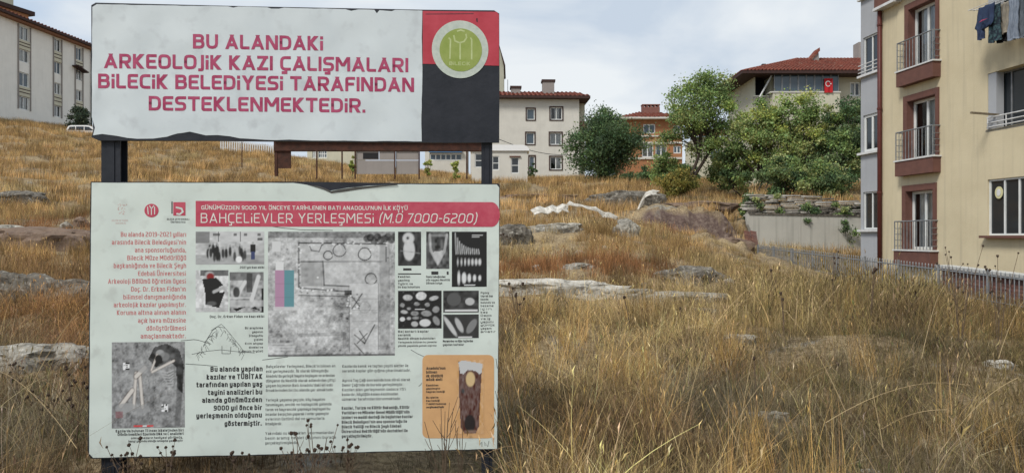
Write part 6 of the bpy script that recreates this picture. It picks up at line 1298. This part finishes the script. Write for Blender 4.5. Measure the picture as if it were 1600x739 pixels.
def tint_dark(x, y, rr_): return np.array(rr_.choice([(.12, .09, .06), (.16, .125, .085), (.09, .075, .045), (.11, .12, .06)])) * rr_.uniform(.7, 1.4)
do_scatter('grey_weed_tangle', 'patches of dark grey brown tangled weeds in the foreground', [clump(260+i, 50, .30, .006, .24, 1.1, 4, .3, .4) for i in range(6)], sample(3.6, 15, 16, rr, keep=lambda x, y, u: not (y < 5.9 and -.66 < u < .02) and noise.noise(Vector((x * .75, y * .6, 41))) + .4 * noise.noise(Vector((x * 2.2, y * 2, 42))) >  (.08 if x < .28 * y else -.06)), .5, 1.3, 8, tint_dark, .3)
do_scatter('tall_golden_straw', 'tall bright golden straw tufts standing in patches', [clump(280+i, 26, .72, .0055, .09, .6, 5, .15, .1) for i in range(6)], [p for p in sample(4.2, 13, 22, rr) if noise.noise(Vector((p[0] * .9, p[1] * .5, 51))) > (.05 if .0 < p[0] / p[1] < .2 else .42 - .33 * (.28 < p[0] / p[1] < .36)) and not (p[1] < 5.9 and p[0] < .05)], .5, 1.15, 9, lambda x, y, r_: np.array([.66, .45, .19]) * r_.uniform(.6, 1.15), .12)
# green-brown leafy ground weeds on the right
def tint_green(x, y, rr_): return np.array([.16, .175, .07]) * rr_.uniform(.6, 1.5) if rr_.random() < .65 else np.array([.27, .19, .1]) * rr_.uniform(.6, 1.3)
do_scatter('low_weeds', 'low olive weeds among the straw on the right', [clump(180+i, 70, .11, .012, .2, .9, 2, 0, .4) for i in range(5)], sample(3.5, 26, 5.5, rr, keep=lambda x, y, u: u > .18 or (u < -.5 and y < 20 and rr.random() < .5)), .7, 1.7, 5, tint_green)

# dried weeds one can pick out, each with stems and seed heads
def weed(px, d, base_py, top_py, spread_px, nst, label, seed, heads=True, cat='weed', group=None, hs=1.0, sm='weed'):
    r = random.Random(seed); p = G(px, d); z0 = p.z - .03; top = W(px, top_py, d).z; Ht = top - z0; sp = spread_px / F * d / 2; root = thing('dry_weed', label, cat, (p.x, p.y, z0), 0, group)
    mb = MB(); tips = []
    for k in range(nst):
        a = r.uniform(0, 6.28); e = sp * r.uniform(.3, 1); hh = Ht * r.uniform(.72, 1); tip = Vector((math.cos(a) * e, math.sin(a) * e * .6, hh)); m1 = Vector((tip.x * .3, tip.y * .3, hh * .5)); mb.tube([(0, 0, 0), m1, tip], .0042 * hs, 4, .0018 * hs, cap=False); tips.append(tip)
        for j in range(r.randint(1, 3) if nst > 2 else 0):
            t = r.uniform(.45, .85); b0 = m1.lerp(tip, (t - .5) * 2) if t > .5 else m1 * (t * 2); b1 = b0 + Vector((r.uniform(-1, 1) * sp * .5, r.uniform(-.5, .5) * sp * .4, Ht * r.uniform(.08, .22))); mb.tube([b0, b0.lerp(b1, .5) + Vector((0, 0, -.01)), b1], .0024 * hs, 4, .0014 * hs, cap=False); tips.append(b1)
    mb.build('stem', M[sm], root)
    if heads:
        import bmesh
        bm = bmesh.new(); bmesh.ops.create_icosphere(bm, subdivisions=2, radius=1)
        for v in bm.verts: v.co *= 1 + .35 * (noise.cell(v.co * 5)); v.co.z *= 1.25
        me = bpy.data.meshes.new('seed_head'); bm.to_mesh(me); bm.free(); me.materials.append(M['seed'])
        for t in tips[:16]:
            o = bpy.data.objects.new('seed_head', me); link(o, root); o.location = t; s = r.uniform(.006, .0105) * hs; o.scale = (s, s, s); o.rotation_euler = (r.uniform(-.5, .5), r.uniform(-.5, .5), 0)
    return root
weed(495, 4.75, 800, 658, 95, 8, 'bushy dry weed with dark seed heads below the small text columns', 1)
weed(468, 4.9, 800, 676, 60, 5, 'smaller dry weed left of the bushy one at the panel foot', 2)
weed(540, 4.8, 800, 686, 60, 5, 'low dry weed right of the bushy one at the panel foot', 3)
weed(693, 4.8, 800, 610, 90, 6, 'tall branching bare weed in front of the orange card', 4, heads=False)
weed(720, 4.9, 800, 645, 30, 3, 'thin weed twig at the right foot of the orange card', 5, heads=False)
weed(200, 4.7, 800, 686, 70, 5, 'dry weed with small dark heads below the skeleton photo', 6)
weed(262, 4.8, 800, 690, 70, 4, 'dry weed with spread heads just right of the skeleton photo caption', 7)
weed(372, 4.8, 800, 696, 50, 4, 'short dark weed below the bold black text block', 8)
weed(26, 7.2, 800, 560, 40, 3, 'upright dark thistle stem near the left photo edge', 9, hs=1.4)
weed(70, 6.2, 800, 600, 60, 4, 'tall brown thistle in front of the large flat pale rock', 10, hs=1.3)
weed(118, 6.0, 800, 570, 50, 4, 'brown branching weed beside the lower left corner of the board', 11, hs=1.3)
weed(1184, 6.4, 800, 546, 16, 1, 'single tall teasel stem with dark head in the middle foreground', 12, hs=2.2)
weed(1165, 5.6, 800, 690, 20, 2, 'short dark stem at the bottom below the single teasel', 13, hs=1.6)
weed(1306, 9.0, 800, 566, 14, 1, 'small dark teasel right of the single tall one', 14, hs=2)
weed(1480, 8.2, 800, 575, 16, 1, 'teasel with dark head in the olive grass near the right edge', 15, hs=2.4)
weed(1210, 14.0, 800, 410, 20, 1, 'dark round burr clump at the far left end of the railing', 16, hs=3.2)
weed(984, 12.0, 800, 464, 20, 1, 'dark brown burr above the low grey rock', 17, hs=3.2)
weed(1062, 12.0, 800, 478, 22, 2, 'small dark burr right of the brown one over the grey rock', 18, hs=3)
weed(1225, 11.5, 800, 458, 18, 2, 'dark burr stem in straw below the railing', 19, hs=3)
weed(1360, 12.5, 800, 414, 20, 2, 'dark seed stem in front of the drainpipe foot', 20, hs=3.2)
weed(1300, 14, 800, 384, 30, 3, 'dry stalk leaning before the retaining wall', 21, hs=2)
weed(1500, 10.5, 800, 382, 80, 5, 'tall open weed with dark heads before the yellow wall', 22, hs=1.6)
weed(1560, 10.2, 800, 390, 60, 4, 'tall open weed with dark heads below the lowest right window', 23, hs=1.6)
weed(810, 11.0, 800, 436, 30, 3, 'dark weed right of the orange card at the board edge', 24, hs=2.2)
weed(800, 26.0, 800, 365, 40, 4, 'dark twiggy weed at the end of the title band', 25, hs=3)

# long bent straw stalks crossing the foreground, each one to be picked out
def stalk(p0, p1, d0, d1, label, seed, heads=True):
    r = random.Random(seed); a = W(*p0, d0); b_ = W(*p1, d1); a.z = max(a.z, H(a.x, a.y) - .02); mid = a.lerp(b_, .55) + Vector((0, 0, (b_ - a).length * .16)); g = MB(); pts = []
    for i in range(9): t = i / 8; pts.append(a * (1-t)**2 + mid * 2*t*(1-t) + b_ * t**2)
    g.tube([p - a for p in pts], .0028, 4, .0013)
    o = thing('straw_stalk', label, 'straw', tuple(a)); g.build('stem', M['strawm'], o)
    g = MB(); e = pts[-1] - a; dr = (pts[-1] - pts[-2]).normalized()
    for k in range(5): g.tube([e + dr * .02 * k, e + dr * (.02 * k + .03) + Vector((r.uniform(-.012, .012), 0, r.uniform(-.012, .012)))], .0035, 4, .0008)
    g.build('seed_spike', M['strawm'], o)
M['strawm'] = pm('pale_straw', (.42, .32, .17), (.30, .22, .12), 20, .8)
ST = [((1440, 560), (1470, 455), 6.5, 7.0, 'thin upright straw right of centre in the right foreground'), ((1320, 640), (1240, 500), 5.2, 5.4, 'straw leaning left in the centre right foreground'), ((1480, 640), (1395, 660), 5.2, 5.4, 'low straw lying level at the lower right'),
      ((1290, 660), (1500, 600), 5, 5.3, 'long straw arching right across the right foreground'), ((1590, 590), (1480, 690), 5.4, 5.2, 'straw slanting down left near the right edge'), ((1560, 560), (1600, 470), 6.8, 7.2, 'straw slanting up to the right photo edge'),
      ((1150, 720), (1175, 560), 4.9, 5.1, 'straw rising beside the single tall teasel'), ((1120, 730), (1190, 600), 4.8, 5, 'straw leaning right at the bottom centre'), ((900, 720), (870, 560), 5, 5.1, 'upright straw just right of the board foot'), ((950, 730), (1010, 590), 4.9, 5.1, 'straw leaning right in the middle bottom'),
      ((20, 690), (60, 560), 5.4, 5.6, 'straw rising in the left corner before the flat rock'), ((120, 700), (0, 580), 5.2, 5.5, 'long straw leaning left beneath the left rocks'), ((40, 620), (130, 480), 6.3, 6.6, 'straw leaning right towards the board at left'), ((830, 700), (800, 590), 5.2, 5.3, 'short straw at the right edge of the lower panel'),
      ((1380, 700), (1350, 560), 5, 5.2, 'straw nearly upright at centre of the right foreground'), ((1060, 700), (1110, 520), 5.4, 5.7, 'tall straw in the middle foreground before the tan stone')]
for i, (a, b_, c, d_, l) in enumerate(ST): stalk(a, b_, c, d_, l, i)
